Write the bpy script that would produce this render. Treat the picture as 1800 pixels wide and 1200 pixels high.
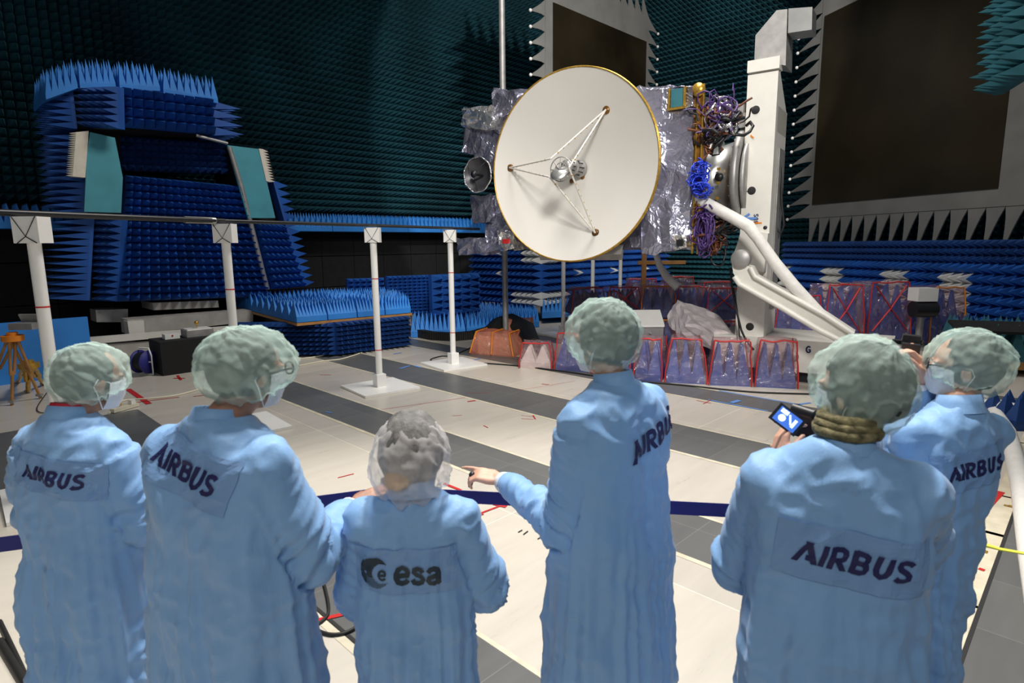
import bpy, bmesh, math, random
from mathutils import Vector, Matrix, noise
from mathutils.bvhtree import BVHTree
random.seed(7)
for o in list(bpy.data.objects):
    bpy.data.objects.remove(o)
S = bpy.context.scene
COL = S.collection
# ---------------------------------------------------------------- camera
F, H = 1050.0, 2.0
PIT, ROLL = math.atan(170 / 1050), math.radians(.6)
cf = Vector((0, math.cos(PIT), -math.sin(PIT)))
_r0 = Vector((1, 0, 0)); _u0 = Vector((0, math.sin(PIT), math.cos(PIT)))
cr = _r0 * math.cos(ROLL) - _u0 * math.sin(ROLL)
cu = _u0 * math.cos(ROLL) + _r0 * math.sin(ROLL)
CP = Vector((0, 0, H))
cam = bpy.data.cameras.new('camera'); camo = bpy.data.objects.new('camera', cam); COL.objects.link(camo)
cam.sensor_width = 36; cam.lens = 36 * F / 1800; cam.clip_start = .05; cam.clip_end = 200
m = Matrix((cr, cu, -cf)).transposed().to_4x4(); m.translation = CP
camo.matrix_world = m
cam.dof.use_dof = True; cam.dof.focus_distance = 9.0; cam.dof.aperture_fstop = 4.5
S.camera = camo
S.view_settings.view_transform = 'Standard'; S.view_settings.look = 'None'
S.view_settings.gamma = 1; S.view_settings.use_curve_mapping = False
S.view_settings.exposure = 0.38
# ---------------------------------------------------------------- world and lamps
w = bpy.data.worlds.new('world'); S.world = w; w.use_nodes = True
w.node_tree.nodes['Background'].inputs[0].default_value = (.55, .7, .85, 1)
w.node_tree.nodes['Background'].inputs[1].default_value = .06
def lamp(name, kind, loc, target, power, size=1.0, size_y=None, col=(1, .96, .9), spot=None, blend=.2):
    l = bpy.data.lights.new(name, kind); l.energy = power; l.color = col
    if kind == 'AREA':
        l.shape = 'RECTANGLE'; l.size = size; l.size_y = size_y or size
    else:
        l.shadow_soft_size = size
    if kind == 'SPOT':
        l.spot_size = math.radians(spot); l.spot_blend = blend
    o = bpy.data.objects.new(name, l); COL.objects.link(o)
    o.location = loc
    o.rotation_euler = (Vector(target) - Vector(loc)).to_track_quat('-Z', 'Y').to_euler()
    return o
lamp('ceiling_and_fill_lamp', 'AREA', (1.5, 8.0, 10.5), (1.0, 7.5, 0), 620, 3.0, 3.0)
lamp('ceiling_and_fill_lamp', 'SPOT', (.3, 3.4, 8.6), (.2, 2.2, .8), 2300, .28, spot=62, blend=.5)
lamp('ceiling_and_fill_lamp', 'AREA', (0, -4.0, 6.5), (0, 3.0, .8), 130, 3.0, 2.0)  # added fill from behind the camera, softly lifting the people's backs
lamp('aimed_spot', 'SPOT', (1.5, -3.0, 8.0), (1.4, 9.3, 3.0), 3500, .9, spot=42, blend=.6)
lamp('aimed_spot', 'SPOT', (6.0, 7.0, 9.5), (2.5, 22, 6.0), 2800, .15, spot=57, blend=.08)  # added spot; its cone edge forms the lit boundary on the left wall

# ---------------------------------------------------------------- picture to place
def ray(x, y):
    return cf + cr * ((x - 900) / F) - cu * ((y - 600) / F)
def at_z(x, y, z=0.0):
    d = ray(x, y); return CP + d * ((z - H) / d.z)
def at_y(x, y, Y):
    d = ray(x, y); return CP + d * (Y / d.y)
def at_plane(x, y, P0, d2):
    """hit with the upright plane through P0 along the ground direction d2"""
    n = Vector((d2[1], -d2[0], 0)); d = ray(x, y)
    return CP + d * ((Vector((P0[0], P0[1], 0)) - CP).dot(n) / d.dot(n))
A = Vector((-.734 + .035 * .679, .679 + .035 * .734, 0)).normalized()
B = Vector((A.y, -A.x, 0))
CD = Vector((-.267, 1.013, 0)).normalized()
Z = Vector((0, 0, 1))

# ---------------------------------------------------------------- mesh helpers
class MB:
    def __init__(s):
        s.v = []; s.f = []; s.m = []; s.sm = []
    def add(s, vs, fs, mi=0, smooth=False):
        b = len(s.v); s.v += [tuple(v) for v in vs]
        s.f += [tuple(i + b for i in f) for f in fs]
        s.m += [mi] * len(fs); s.sm += [smooth] * len(fs); return s
    def box(s, c, size, ax=None, mi=0):
        ax = ax or (Vector((1, 0, 0)), Vector((0, 1, 0)), Z)
        c = Vector(c); vs = []
        for k in range(8):
            vs.append(c + ax[0] * size[0] * (.5 if k & 1 else -.5) + ax[1] * size[1] * (.5 if k & 2 else -.5) + ax[2] * size[2] * (.5 if k & 4 else -.5))
        return s.add(vs, [(0, 2, 3, 1), (4, 5, 7, 6), (0, 1, 5, 4), (2, 6, 7, 3), (0, 4, 6, 2), (1, 3, 7, 5)], mi)
    def hexa(s, q, mi=0):
        """eight corners: bottom loop of four then top loop of four"""
        return s.add(q, [(3, 2, 1, 0), (4, 5, 6, 7), (0, 1, 5, 4), (1, 2, 6, 5), (2, 3, 7, 6), (3, 0, 4, 7)], mi)
    def tube(s, pts, r, n=10, mi=0, caps=True, flat=1.0, up=None):
        pts = [Vector(p) for p in pts]; m = len(pts)
        rs = r if isinstance(r, (list, tuple)) else [r] * m
        vs = []; prev = None
        for i, p in enumerate(pts):
            t = (pts[min(i + 1, m - 1)] - pts[max(i - 1, 0)])
            t = t.normalized() if t.length > 1e-9 else Z
            if prev is None:
                a = Vector(up) if up else (Z if abs(t.z) < .9 else Vector((1, 0, 0)))
            else:
                a = prev
            a = (a - t * a.dot(t))
            a = a.normalized() if a.length > 1e-6 else t.orthogonal().normalized()
            prev = a; b = t.cross(a)
            for k in range(n):
                an = 2 * math.pi * k / n
                vs.append(p + (a * math.cos(an) * flat + b * math.sin(an)) * rs[i])
        fs = [(i * n + k, i * n + (k + 1) % n, (i + 1) * n + (k + 1) % n, (i + 1) * n + k) for i in range(m - 1) for k in range(n)]
        s.add(vs, fs, mi, True)
        if caps:
            s.add(vs[:n], [tuple(range(n - 1, -1, -1))], mi); s.add(vs[-n:], [tuple(range(n))], mi)
        return s
    def cyl(s, a, b, r, n=16, mi=0, r2=None):
        return s.tube([a, b], [r, r2 if r2 is not None else r], n, mi)
    def ball(s, c, r, ax=None, nu=14, nv=10, mi=0):
        r = r if isinstance(r, (list, tuple)) else (r, r, r)
        ax = ax or (Vector((1, 0, 0)), Vector((0, 1, 0)), Z); c = Vector(c); vs = []
        for j in range(nv + 1):
            ph = math.pi * j / nv
            for i in range(nu):
                th = 2 * math.pi * i / nu
                vs.append(c + ax[0] * r[0] * math.sin(ph) * math.cos(th) + ax[1] * r[1] * math.sin(ph) * math.sin(th) + ax[2] * r[2] * math.cos(ph))
        fs = [(j * nu + i, (j + 1) * nu + i, (j + 1) * nu + (i + 1) % nu, j * nu + (i + 1) % nu) for j in range(nv) for i in range(nu)]
        return s.add(vs, fs, mi, True)
    def lathe(s, prof, c, ax, n=48, mi=0, smooth=True):
        """prof: (radius, along) pairs around the axis ax[2]"""
        c = Vector(c); vs = []
        for (r, h) in prof:
            for k in range(n):
                an = 2 * math.pi * k / n
                vs.append(c + ax[0] * r * math.cos(an) + ax[1] * r * math.sin(an) + ax[2] * h)
        m = len(prof)
        fs = [(i * n + k, i * n + (k + 1) % n, (i + 1) * n + (k + 1) % n, (i + 1) * n + k) for i in range(m - 1) for k in range(n)]
        return s.add(vs, fs, mi, smooth)
    def pyr(s, a, b, c, d, nu, nv, h, n=None, mi=0, jit=0.0, base=0.0):
        """grid of pyramids over the quad a b c d (a-b bottom, d-c top) pointing along n"""
        a, b, c, d = Vector(a), Vector(b), Vector(c), Vector(d)
        if n is None:
            n = (b - a).cross(d - a).normalized()
        n = Vector(n)
        P = [[(a.lerp(b, i / nu)).lerp(d.lerp(c, i / nu), j / nv) for i in range(nu + 1)] for j in range(nv + 1)]
        for j in range(nv):
            for i in range(nu):
                q = [P[j][i], P[j][i + 1], P[j + 1][i + 1], P[j + 1][i]]
                t = (q[0] + q[1] + q[2] + q[3]) / 4 + n * h
                if jit:
                    t += Vector((random.uniform(-jit, jit), random.uniform(-jit, jit), random.uniform(-jit, jit)))
                s.add(q + [t], [(0, 1, 4), (1, 2, 4), (2, 3, 4), (3, 0, 4)], mi(i, j) if callable(mi) else mi)
        if base:
            q = [a, b, c, d]; s.hexa([x - n * base for x in q] + q, 0 if callable(mi) else mi)
        return s
    def build(s, name, mats, parent=None, loc=None):
        me = bpy.data.meshes.new(name)
        off = Vector(loc) if loc is not None else Vector((0, 0, 0))
        me.from_pydata([tuple(Vector(v) - off) for v in s.v], [], s.f)
        for mm in (mats if isinstance(mats, (list, tuple)) else [mats]):
            me.materials.append(mm)
        me.polygons.foreach_set('material_index', s.m); me.polygons.foreach_set('use_smooth', s.sm)
        me.update()
        o = bpy.data.objects.new(name, me); COL.objects.link(o)
        o.location = off
        if parent:
            o.parent = parent
            if loc is None or True:
                o.location = off - world_loc(parent)
        return o
def world_loc(o):
    l = Vector(o.location)
    while o.parent:
        o = o.parent; l += Vector(o.location)
    return l
def tag(o, label=None, cat=None, group=None, kind=None):
    if label: o['label'] = label
    if cat: o['category'] = cat
    if group: o['group'] = group
    if kind: o['kind'] = kind
    return o
def thing(name, loc, label, cat, group=None):
    o = bpy.data.objects.new(name, None); o.empty_display_size = .1; COL.objects.link(o); o.location = loc
    return tag(o, label, cat, group)
def struct(name, mb, mats):
    return tag(mb.build(name, mats), kind='structure')

# ---------------------------------------------------------------- materials
def newmat(name):
    mt = bpy.data.materials.new(name); mt.use_nodes = True
    nt = mt.node_tree; return mt, nt, nt.nodes['Principled BSDF']
def N(nt, t, **kw):
    n = nt.nodes.new(t)
    for k, v in kw.items():
        if k in n.inputs: n.inputs[k].default_value = v
        else: setattr(n, k, v)
    return n
def mat(name, col, rough=.6, metal=0, var=.08, scale=8, bump=0, bscale=40, trans=0, emit=None, coat=0, stretch=None, sheen=0):
    mt, nt, bs = newmat(name)
    tc = N(nt, 'ShaderNodeTexCoord'); mp = N(nt, 'ShaderNodeMapping')
    nt.links.new(tc.outputs['Object'], mp.inputs[0])
    if stretch: mp.inputs['Scale'].default_value = stretch
    no = N(nt, 'ShaderNodeTexNoise'); no.inputs['Scale'].default_value = scale; no.inputs['Detail'].default_value = 5
    nt.links.new(mp.outputs[0], no.inputs['Vector'])
    rp = N(nt, 'ShaderNodeValToRGB')
    c = col
    rp.color_ramp.elements[0].position = .3; rp.color_ramp.elements[1].position = .7
    rp.color_ramp.elements[0].color = (c[0] * (1 - var), c[1] * (1 - var), c[2] * (1 - var), 1)
    rp.color_ramp.elements[1].color = (min(1, c[0] * (1 + var)), min(1, c[1] * (1 + var)), min(1, c[2] * (1 + var)), 1)
    nt.links.new(no.outputs['Fac'], rp.inputs[0]); nt.links.new(rp.outputs[0], bs.inputs['Base Color'])
    bs.inputs['Roughness'].default_value = rough; bs.inputs['Metallic'].default_value = metal
    if coat: bs.inputs['Coat Weight'].default_value = coat
    if sheen: bs.inputs['Sheen Weight'].default_value = sheen
    if bump:
        n2 = N(nt, 'ShaderNodeTexNoise'); n2.inputs['Scale'].default_value = bscale; n2.inputs['Detail'].default_value = 6
        nt.links.new(mp.outputs[0], n2.inputs['Vector'])
        bp = N(nt, 'ShaderNodeBump'); bp.inputs['Strength'].default_value = bump; bp.inputs['Distance'].default_value = .02
        nt.links.new(n2.outputs['Fac'], bp.inputs['Height']); nt.links.new(bp.outputs[0], bs.inputs['Normal'])
    if emit:
        bs.inputs['Emission Color'].default_value = (*emit[:3], 1); bs.inputs['Emission Strength'].default_value = emit[3]
    return mt
def foil(name, col, scale=3.0, strength=.9, rough=.22, metal=.9):
    mt, nt, bs = newmat(name)
    tc = N(nt, 'ShaderNodeTexCoord')
    v = N(nt, 'ShaderNodeTexVoronoi'); v.inputs['Scale'].default_value = scale; v.feature = 'F1'
    no = N(nt, 'ShaderNodeTexNoise'); no.inputs['Scale'].default_value = scale * 1.7; no.inputs['Detail'].default_value = 4
    mx = N(nt, 'ShaderNodeMix'); mx.data_type = 'VECTOR'; mx.inputs['Factor'].default_value = .12
    nt.links.new(tc.outputs['Object'], no.inputs['Vector'])
    nt.links.new(tc.outputs['Object'], mx.inputs['A']); nt.links.new(no.outputs['Color'], mx.inputs['B'])
    nt.links.new(mx.outputs['Result'], v.inputs['Vector'])
    n2 = N(nt, 'ShaderNodeTexNoise'); n2.inputs['Scale'].default_value = scale * 2; n2.inputs['Detail'].default_value = 2; n2.inputs['Distortion'].default_value = 1.5
    nt.links.new(tc.outputs['Object'], n2.inputs['Vector'])
    ad = N(nt, 'ShaderNodeMath'); ad.operation = 'MULTIPLY_ADD'; ad.inputs[1].default_value = .35
    nt.links.new(n2.outputs['Fac'], ad.inputs[0]); nt.links.new(v.outputs['Distance'], ad.inputs[2])
    bp = N(nt, 'ShaderNodeBump'); bp.inputs['Strength'].default_value = strength; bp.inputs['Distance'].default_value = .12 / scale * 3
    nt.links.new(ad.outputs[0], bp.inputs['Height']); nt.links.new(bp.outputs[0], bs.inputs['Normal'])
    bs.inputs['Base Color'].default_value = (*col, 1); bs.inputs['Metallic'].default_value = metal; bs.inputs['Roughness'].default_value = rough
    return mt
def film(name, tint, gloss=.25, body=.2, bcol=(.8, .4, .45)):
    """thin clear plastic sheet: see-through, a little of its own colour, sharp highlights"""
    mt, nt, bs = newmat(name); nt.nodes.remove(bs)
    out = nt.nodes['Material Output']
    tc = N(nt, 'ShaderNodeTexCoord')
    no = N(nt, 'ShaderNodeTexNoise'); no.inputs['Scale'].default_value = 5; no.inputs['Detail'].default_value = 4; no.inputs['Distortion'].default_value = 2
    nt.links.new(tc.outputs['Object'], no.inputs['Vector'])
    bp = N(nt, 'ShaderNodeBump'); bp.inputs['Strength'].default_value = 1; bp.inputs['Distance'].default_value = .12
    nt.links.new(no.outputs['Fac'], bp.inputs['Height'])
    tr = N(nt, 'ShaderNodeBsdfTransparent'); tr.inputs[0].default_value = (*tint, 1)
    df = N(nt, 'ShaderNodeBsdfDiffuse'); df.inputs[0].default_value = (*bcol, 1)
    gl = N(nt, 'ShaderNodeBsdfGlossy'); gl.inputs['Roughness'].default_value = .12
    nt.links.new(bp.outputs[0], gl.inputs['Normal'])
    m1 = N(nt, 'ShaderNodeMixShader'); m1.inputs[0].default_value = body
    nt.links.new(tr.outputs[0], m1.inputs[1]); nt.links.new(df.outputs[0], m1.inputs[2])
    m2 = N(nt, 'ShaderNodeMixShader'); m2.inputs[0].default_value = gloss
    nt.links.new(m1.outputs[0], m2.inputs[1]); nt.links.new(gl.outputs[0], m2.inputs[2])
    nt.links.new(m2.outputs[0], out.inputs[0])
    return mt
def tissue(name, col, lo, hi, scale=9):
    """thin crumpled non-woven cap: opacity and relief follow the crumples"""
    mt, nt, bs = newmat(name); nt.nodes.remove(bs); out = nt.nodes['Material Output']
    tc = N(nt, 'ShaderNodeTexCoord')
    mp = N(nt, 'ShaderNodeMapping'); mp.inputs['Scale'].default_value = (1, 1, .45)
    nt.links.new(tc.outputs['Object'], mp.inputs[0])
    no = N(nt, 'ShaderNodeTexNoise'); no.inputs['Scale'].default_value = scale; no.inputs['Detail'].default_value = 5; no.inputs['Distortion'].default_value = 1.6; no.noise_type = 'RIDGED_MULTIFRACTAL'
    nt.links.new(mp.outputs[0], no.inputs['Vector'])
    mr = N(nt, 'ShaderNodeMapRange'); mr.inputs['From Min'].default_value = .35; mr.inputs['From Max'].default_value = 1.15
    mr.inputs['To Min'].default_value = lo; mr.inputs['To Max'].default_value = hi
    nt.links.new(no.outputs['Fac'], mr.inputs['Value'])
    bp = N(nt, 'ShaderNodeBump'); bp.inputs['Strength'].default_value = 1; bp.inputs['Distance'].default_value = .012
    nt.links.new(no.outputs['Fac'], bp.inputs['Height'])
    tr = N(nt, 'ShaderNodeBsdfTransparent'); tr.inputs[0].default_value = (1, 1, 1, 1)
    df = N(nt, 'ShaderNodeBsdfDiffuse'); df.inputs[0].default_value = (*col, 1)
    tl = N(nt, 'ShaderNodeBsdfTranslucent'); tl.inputs[0].default_value = (*col, 1)
    nt.links.new(bp.outputs[0], df.inputs['Normal'])
    m0 = N(nt, 'ShaderNodeMixShader'); m0.inputs[0].default_value = .3
    nt.links.new(df.outputs[0], m0.inputs[1]); nt.links.new(tl.outputs[0], m0.inputs[2])
    m1 = N(nt, 'ShaderNodeMixShader'); nt.links.new(mr.outputs[0], m1.inputs[0])
    nt.links.new(tr.outputs[0], m1.inputs[1]); nt.links.new(m0.outputs[0], m1.inputs[2])
    nt.links.new(m1.outputs[0], out.inputs[0])
    return mt
def tilemat(name, col, tw, tl, rough=.35):
    """vinyl tiles laid in rows along the hall; joints follow the hall's own directions"""
    mt, nt, bs = newmat(name)
    g = N(nt, 'ShaderNodeNewGeometry')
    mp = N(nt, 'ShaderNodeMapping'); mp.inputs['Rotation'].default_value = (0, 0, -math.atan2(A.y, A.x))
    nt.links.new(g.outputs['Position'], mp.inputs[0])
    br = N(nt, 'ShaderNodeTexBrick'); br.offset = 0.0 if tl == tw else .5
    br.inputs['Scale'].default_value = 1; br.inputs['Brick Width'].default_value = tl; br.inputs['Row Height'].default_value = tw
    br.inputs['Mortar Size'].default_value = .003; br.inputs['Mortar Smooth'].default_value = .3
    c = col; br.inputs['Color1'].default_value = (*c, 1); br.inputs['Color2'].default_value = (c[0] * .88, c[1] * .88, c[2] * .9, 1)
    br.inputs['Mortar'].default_value = (min(1, c[0] * 1.5), min(1, c[1] * 1.5), min(1, c[2] * 1.45), 1)
    nt.links.new(mp.outputs[0], br.inputs['Vector'])
    no = N(nt, 'ShaderNodeTexNoise'); no.inputs['Scale'].default_value = 3; no.inputs['Detail'].default_value = 8; no.inputs['Roughness'].default_value = .65
    mp2 = N(nt, 'ShaderNodeMapping'); mp2.inputs['Scale'].default_value = (3, .4, 1)
    nt.links.new(mp.outputs[0], mp2.inputs[0]); nt.links.new(mp2.outputs[0], no.inputs['Vector'])
    mr = N(nt, 'ShaderNodeMapRange'); mr.inputs['To Min'].default_value = .86; mr.inputs['To Max'].default_value = 1.12
    nt.links.new(no.outputs['Fac'], mr.inputs['Value'])
    mx = N(nt, 'ShaderNodeVectorMath'); mx.operation = 'SCALE'
    nt.links.new(br.outputs['Color'], mx.inputs[0]); nt.links.new(mr.outputs[0], mx.inputs['Scale'])
    nt.links.new(mx.outputs[0], bs.inputs['Base Color'])
    mr2 = N(nt, 'ShaderNodeMapRange'); mr2.inputs['To Min'].default_value = rough - .12; mr2.inputs['To Max'].default_value = rough + .15
    nt.links.new(no.outputs['Fac'], mr2.inputs['Value']); nt.links.new(mr2.outputs[0], bs.inputs['Roughness'])
    return mt
M = dict(
    teal=mat('teal_foam', (.022, .115, .15), .75, var=.35, scale=.7),
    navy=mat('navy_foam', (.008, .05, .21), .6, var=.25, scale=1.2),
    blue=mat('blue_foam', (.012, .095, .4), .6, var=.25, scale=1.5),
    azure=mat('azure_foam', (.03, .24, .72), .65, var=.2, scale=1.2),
    tealflat=mat('teal_panel', (.07, .34, .42), .6, var=.1, scale=3),
    wblock=mat('white_foam', (.75, .75, .72), .7),
    cream=mat('cream_foam', (.8, .74, .62), .7),
    black=mat('black_foam', (.008, .008, .009), .9, var=.3),
    blackcloth=mat('black_cloth', (.012, .012, .013), .9, bump=.2),
    silverbag=mat('silver_bag', (.85, .78, .8), .3, metal=.35, var=.05, bump=1, bscale=5),
    darkdish=mat('dark_dish', (.09, .09, .1), .4, metal=.4, var=.2),
    midteal=mat('mid_teal_foam', (.03, .16, .2), .7, var=.3, scale=2),
    grey=mat('grey_reflector', (.19, .19, .18), .55, var=.12, scale=2),
    mirror=mat('dark_reflector', (.028, .022, .012), .28, metal=.3, var=.5, scale=.5),
    white=mat('white_paint', (.8, .78, .72), .4, var=.03),
    plastic=mat('white_plastic', (.88, .87, .84), .35, var=.02),
    light=tilemat('light_vinyl', (.64, .59, .51), 3.0, 3.0, .3),
    dark=tilemat('dark_vinyl', (.135, .137, .135), .62, .62, .38),
    edge=mat('edge_strip', (.66, .6, .46), .5, var=.15),
    gap=mat('dark_gap', (.02, .02, .02), .8),
    alu=mat('aluminium', (.55, .55, .54), .38, metal=.85, var=.1, scale=4),
    steel=mat('dull_steel', (.42, .41, .4), .5, metal=.6, var=.15),
    concrete=mat('beam_grey', (.42, .4, .37), .7, var=.15, scale=4),
    wood=mat('wood', (.45, .22, .07), .5, var=.2, scale=6),
    black2=mat('black_plastic', (.015, .015, .018), .4),
    rubber=mat('black_rubber', (.012, .012, .012), .6),
    red=mat('red_tape', (.55, .02, .02), .5, var=.1),
    bluetape=mat('blue_tape', (.12, .3, .75), .55),
    orange=mat('orange_paint', (.8, .25, .02), .4, var=.15),
    yellow=mat('yellow_rope', (.85, .85, .08), .5),
    cable=mat('cream_cable', (.75, .7, .55), .5),
    foil=foil('grey_foil', (.42, .42, .53), 2.6, .8, .3, .8),
    foils=foil('silver_foil', (.85, .84, .84), 3.0, .7, .2),
    foild=foil('dark_foil', (.27, .27, .35), 3.2, .8, .32, .75),
    dish=mat('dish_white', (.83, .8, .75), .5, var=.02, scale=1),
    gold=mat('gold_kapton', (.6, .36, .06), .3, metal=.6, var=.3, scale=20),
    amber=mat('amber_kapton', (.22, .1, .02), .35, metal=.4, var=.6, scale=9),
    purple=mat('purple_wire', (.09, .045, .2), .35, var=.3),
    bluewire=mat('blue_wire', (.03, .08, .75), .35, var=.2),
    orangewire=mat('amber_wire', (.16, .05, .02), .4, var=.4),
    wrap=film('pink_film', (.95, .88, .9), .16, .09, (.8, .45, .5)),
    owrap=film('orange_film', (.95, .75, .62), .15, .45, (.9, .3, .2)),
    drape=mat('white_wrapping', (.82, .8, .76), .55, var=.04, bump=.5, bscale=12),
    skin=mat('skin', (.68, .38, .27), .5, var=.08, scale=20, bump=.1, bscale=90),
    cloth=mat('blue_gown', (.23, .43, .74), .6, var=.06, scale=5, bump=.5, bscale=11, stretch=(1, 1, .35), sheen=.2),
    panel=mat('gown_panel', (.2, .36, .64), .6, var=.05, bump=.2, bscale=14),
    cuff=mat('white_cuff', (.85, .85, .87), .8, bump=.3, bscale=60),
    ink=mat('navy_print', (.012, .012, .09), .6, var=.05),
    gink=mat('dark_print', (.02, .035, .05), .6, var=.05),
    navyweb=mat('navy_webbing', (.02, .02, .2), .6, var=.05),
    mask=mat('white_mask', (.82, .84, .88), .7, bump=.2, bscale=50),
    screen=mat('lit_screen', (.02, .04, .1), .2, emit=(.05, .15, .6, 1.0)),
    screenlit=mat('lit_screen_white', (.6, .7, .9), .2, emit=(.6, .75, 1, 1.3)),
)
# ================================================================ floor and walls
def gp(b, a, z=0.0):
    return B * b + A * a + Z * z
fl = MB()
def slab(b0, b1, a0, a1, mi, z=0):
    fl.add([gp(b0, a0, z), gp(b0, a1, z), gp(b1, a1, z), gp(b1, a0, z)], [(3, 2, 1, 0)], mi)
RA = .31
cuts = [(-14, 1.38, 0), (1.38, 1.86, 1), (1.86, 3.34, 0), (3.34, 3.92, 1), (3.92, 5.08, 0), (5.08, 5.87, 1), (5.87, 7.04, 0), (7.04, 7.6, 1), (7.6, 9.2, 0), (9.2, 9.8, 1), (9.8, 34, 0)]
for b0, b1, k in cuts:
    if b1 <= 1.9:
        slab(b0, b1, RA, 6.2, k); slab(b0, b1, 6.2, 8.52, 1); slab(b0, b1, 8.52, 26, 0)
    else:
        slab(b0, b1, RA, 26, k)
slab(-14, 34, -16, RA, 1)
for b in (1.38, 1.86, 3.34, 3.92, 5.08, 5.87, 7.04, 7.6):
    a1 = 6.2 if b < 1.9 else 14
    e = .045 if b in (1.38, 3.34, 5.08, 7.04) else .03
    s = -1 if b in (1.38, 3.34, 5.08, 7.04) else 1
    fl.add([gp(b, RA, .002), gp(b, a1, .002), gp(b + s * e, a1, .002), gp(b + s * e, RA, .002)], [(0, 1, 2, 3) if s < 0 else (3, 2, 1, 0)], 2)
fl.add([gp(-14, RA, .002), gp(-14, RA + .13, .002), gp(34, RA + .13, .002), gp(34, RA, .002)], [(3, 2, 1, 0)], 2)
fl.add([gp(-14, RA - .02, .003), gp(-14, RA, .003), gp(34, RA, .003), gp(34, RA - .02, .003)], [(3, 2, 1, 0)], 3)
fl.add([gp(1.385, RA, .003), gp(1.385, 3.1, .003), gp(1.405, 3.1, .003), gp(1.405, RA, .003)], [(3, 2, 1, 0)], 3)
struct('floor', fl, [M['light'], M['dark'], M['edge'], M['gap']])

CORN = Vector((3.7, 26.3, 0))
PT = .18
def wall_pyr(name, P0, d, length, z0, z1, nrm, matl, lower=None):
    nu = int(length / PT); nv = int((z1 - z0) / PT)
    a = P0 + Z * z0; b = P0 + d * length + Z * z0
    w = MB(); w.pyr(a, b, b + Z * (z1 - z0), a + Z * (z1 - z0), nu, nv, .5, nrm)
    q0 = P0 - nrm * .02; 
    w.add([q0, q0 + d * length, q0 + d * length + Z * z1, q0 + Z * z1], [(0, 1, 2, 3)], 1)
    return struct(name, w, [matl, M['black']])
nL = Vector((B.y, -B.x, 0)); nA = -B
wall_pyr('wall_left', CORN - B * 26, B, 26, 2.95, 14, nL, M['teal'])
wall_pyr('wall_back', CORN, -A, 15, 0.3, 14, nA, M['teal'])
# black lining below, in big flat boards
lw = MB()
for k in range(26):
    for j in range(3):
        c = CORN - B * (.6 + k * 1.0) + nL * .25 + Z * (.45 + j * .86)
        lw.box(c, (.98, .3, .84), (B, nL, Z))
struct('trim_left', lw, M['black'])
# shelf of blue pyramids along the left wall
for k in range(17):
    c = CORN - B * (4.6 + k * 1.22)
    sh = MB(); a = c + nL * .42 + Z * 2.5
    sh.pyr(a, a + B * 1.2, a + B * 1.2 + nL * .75, a + nL * .75, 8, 5, .38, Z, base=.1)
    tag(sh.build('absorber_block', M['azure']), ['row of blue foam spikes on the ledge above the black boards'][0], 'foam absorber', 'blue spiked absorbers along the ledge of the left wall')

# ---------------------------------------------------------------- serrated reflectors
def outline(mb, pts, P0, d, n, thick, mi=0):
    """flat board of real thickness from (u, z) outline points"""
    k = len(pts)
    fr = [P0 + d * u + Z * z + n * thick * .5 for u, z in pts]; bk = [p - n * thick for p in fr]
    mb.add(fr + bk, [tuple(range(k)), tuple(range(2 * k - 1, k - 1, -1))] + [(i, i + k, (i + 1) % k + k, (i + 1) % k) for i in range(k)], mi)
def reflector(name, P0, d, n, u0, u1, z0, z1, du0, du1, dz0, dz1, sl, p, label, r_u1=True, petal='all'):
    root = thing(name, P0 + d * (u0 + u1) / 2 + Z * z0, label, 'reflector')
    m = MB()
    outline(m, [(u0, z0), (u1, z0), (u1, z1), (u0, z1)], P0, d, n, .06)
    m.build('panel_border', M['grey'], root)
    m = MB()
    outline(m, [(du0, dz0), (du1, dz0), (du1, dz1), (du0, dz1)], P0 + n * .035, d, n, .04)
    m.build('reflecting_panel', M['mirror'], root)
    m = MB(); t = MB()
    def spike(c0, c1, tip):
        (ua, za), (ub, zb) = c0, c1; ut, zt = tip
        cv = lambda f, c: (c[0] + (ut - c[0]) * f, c[1] + (zt - c[1]) * f)
        mid = ((ua + ub) / 2, (za + zb) / 2)
        pts = [c0]
        for f in (.25, .5, .75): 
            q = cv(f, c0); g = 1 - .18 * math.sin(f * math.pi)
            axq = (mid[0] + (ut - mid[0]) * f, mid[1] + (zt - mid[1]) * f)
            pts.append((axq[0] + (q[0] - axq[0]) * g, axq[1] + (q[1] - axq[1]) * g))
        pts.append((ut, zt))
        for f in (.75, .5, .25):
            q = cv(f, c1); g = 1 - .18 * math.sin(f * math.pi)
            axq = (mid[0] + (ut - mid[0]) * f, mid[1] + (zt - mid[1]) * f)
            pts.append((axq[0] + (q[0] - axq[0]) * g, axq[1] + (q[1] - axq[1]) * g))
        pts.append(c1)
        outline(m, pts, P0, d, n, .03)
        t.ball(P0 + d * ut + Z * zt + n * .02, .045, nu=8, nv=6)
    nz = int((z1 - z0) / p)
    for i in range(nz):
        za, zb = z0 + (z1 - z0) * i / nz, z0 + (z1 - z0) * (i + 1) / nz
        spike((u0, zb), (u0, za), (u0 - sl, za)); 
        spike((u1, za), (u1, zb), (u1 + sl, za + .02))
    nu = int((u1 - u0) / p)
    for i in range(nu):
        ua, ub = u0 + (u1 - u0) * i / nu, u0 + (u1 - u0) * (i + 1) / nu
        spike((ua, z0), (ub, z0), (ua + .02, z0 - sl))
        spike((ub, z1), (ua, z1), (ua + .02, z1 + sl))
    m.build('serrated_edge', M['grey'], root)
    t.build('edge_bead', M['plastic'], root)['kind'] = 'stuff'
    return root
def uz(x, y, P0, d):
    q = at_plane(x, y, P0, d); return (q - P0).dot(d), q.z
P1 = Vector(at_y(917, 300, 15.8)); P1.z = 0
u_a, _ = uz(957, 80, P1, B); u_b, _ = uz(1138, 100, P1, B); du_a, _ = uz(970, 80, P1, B); du_b, zt = uz(1134, 74, P1, B)
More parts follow.
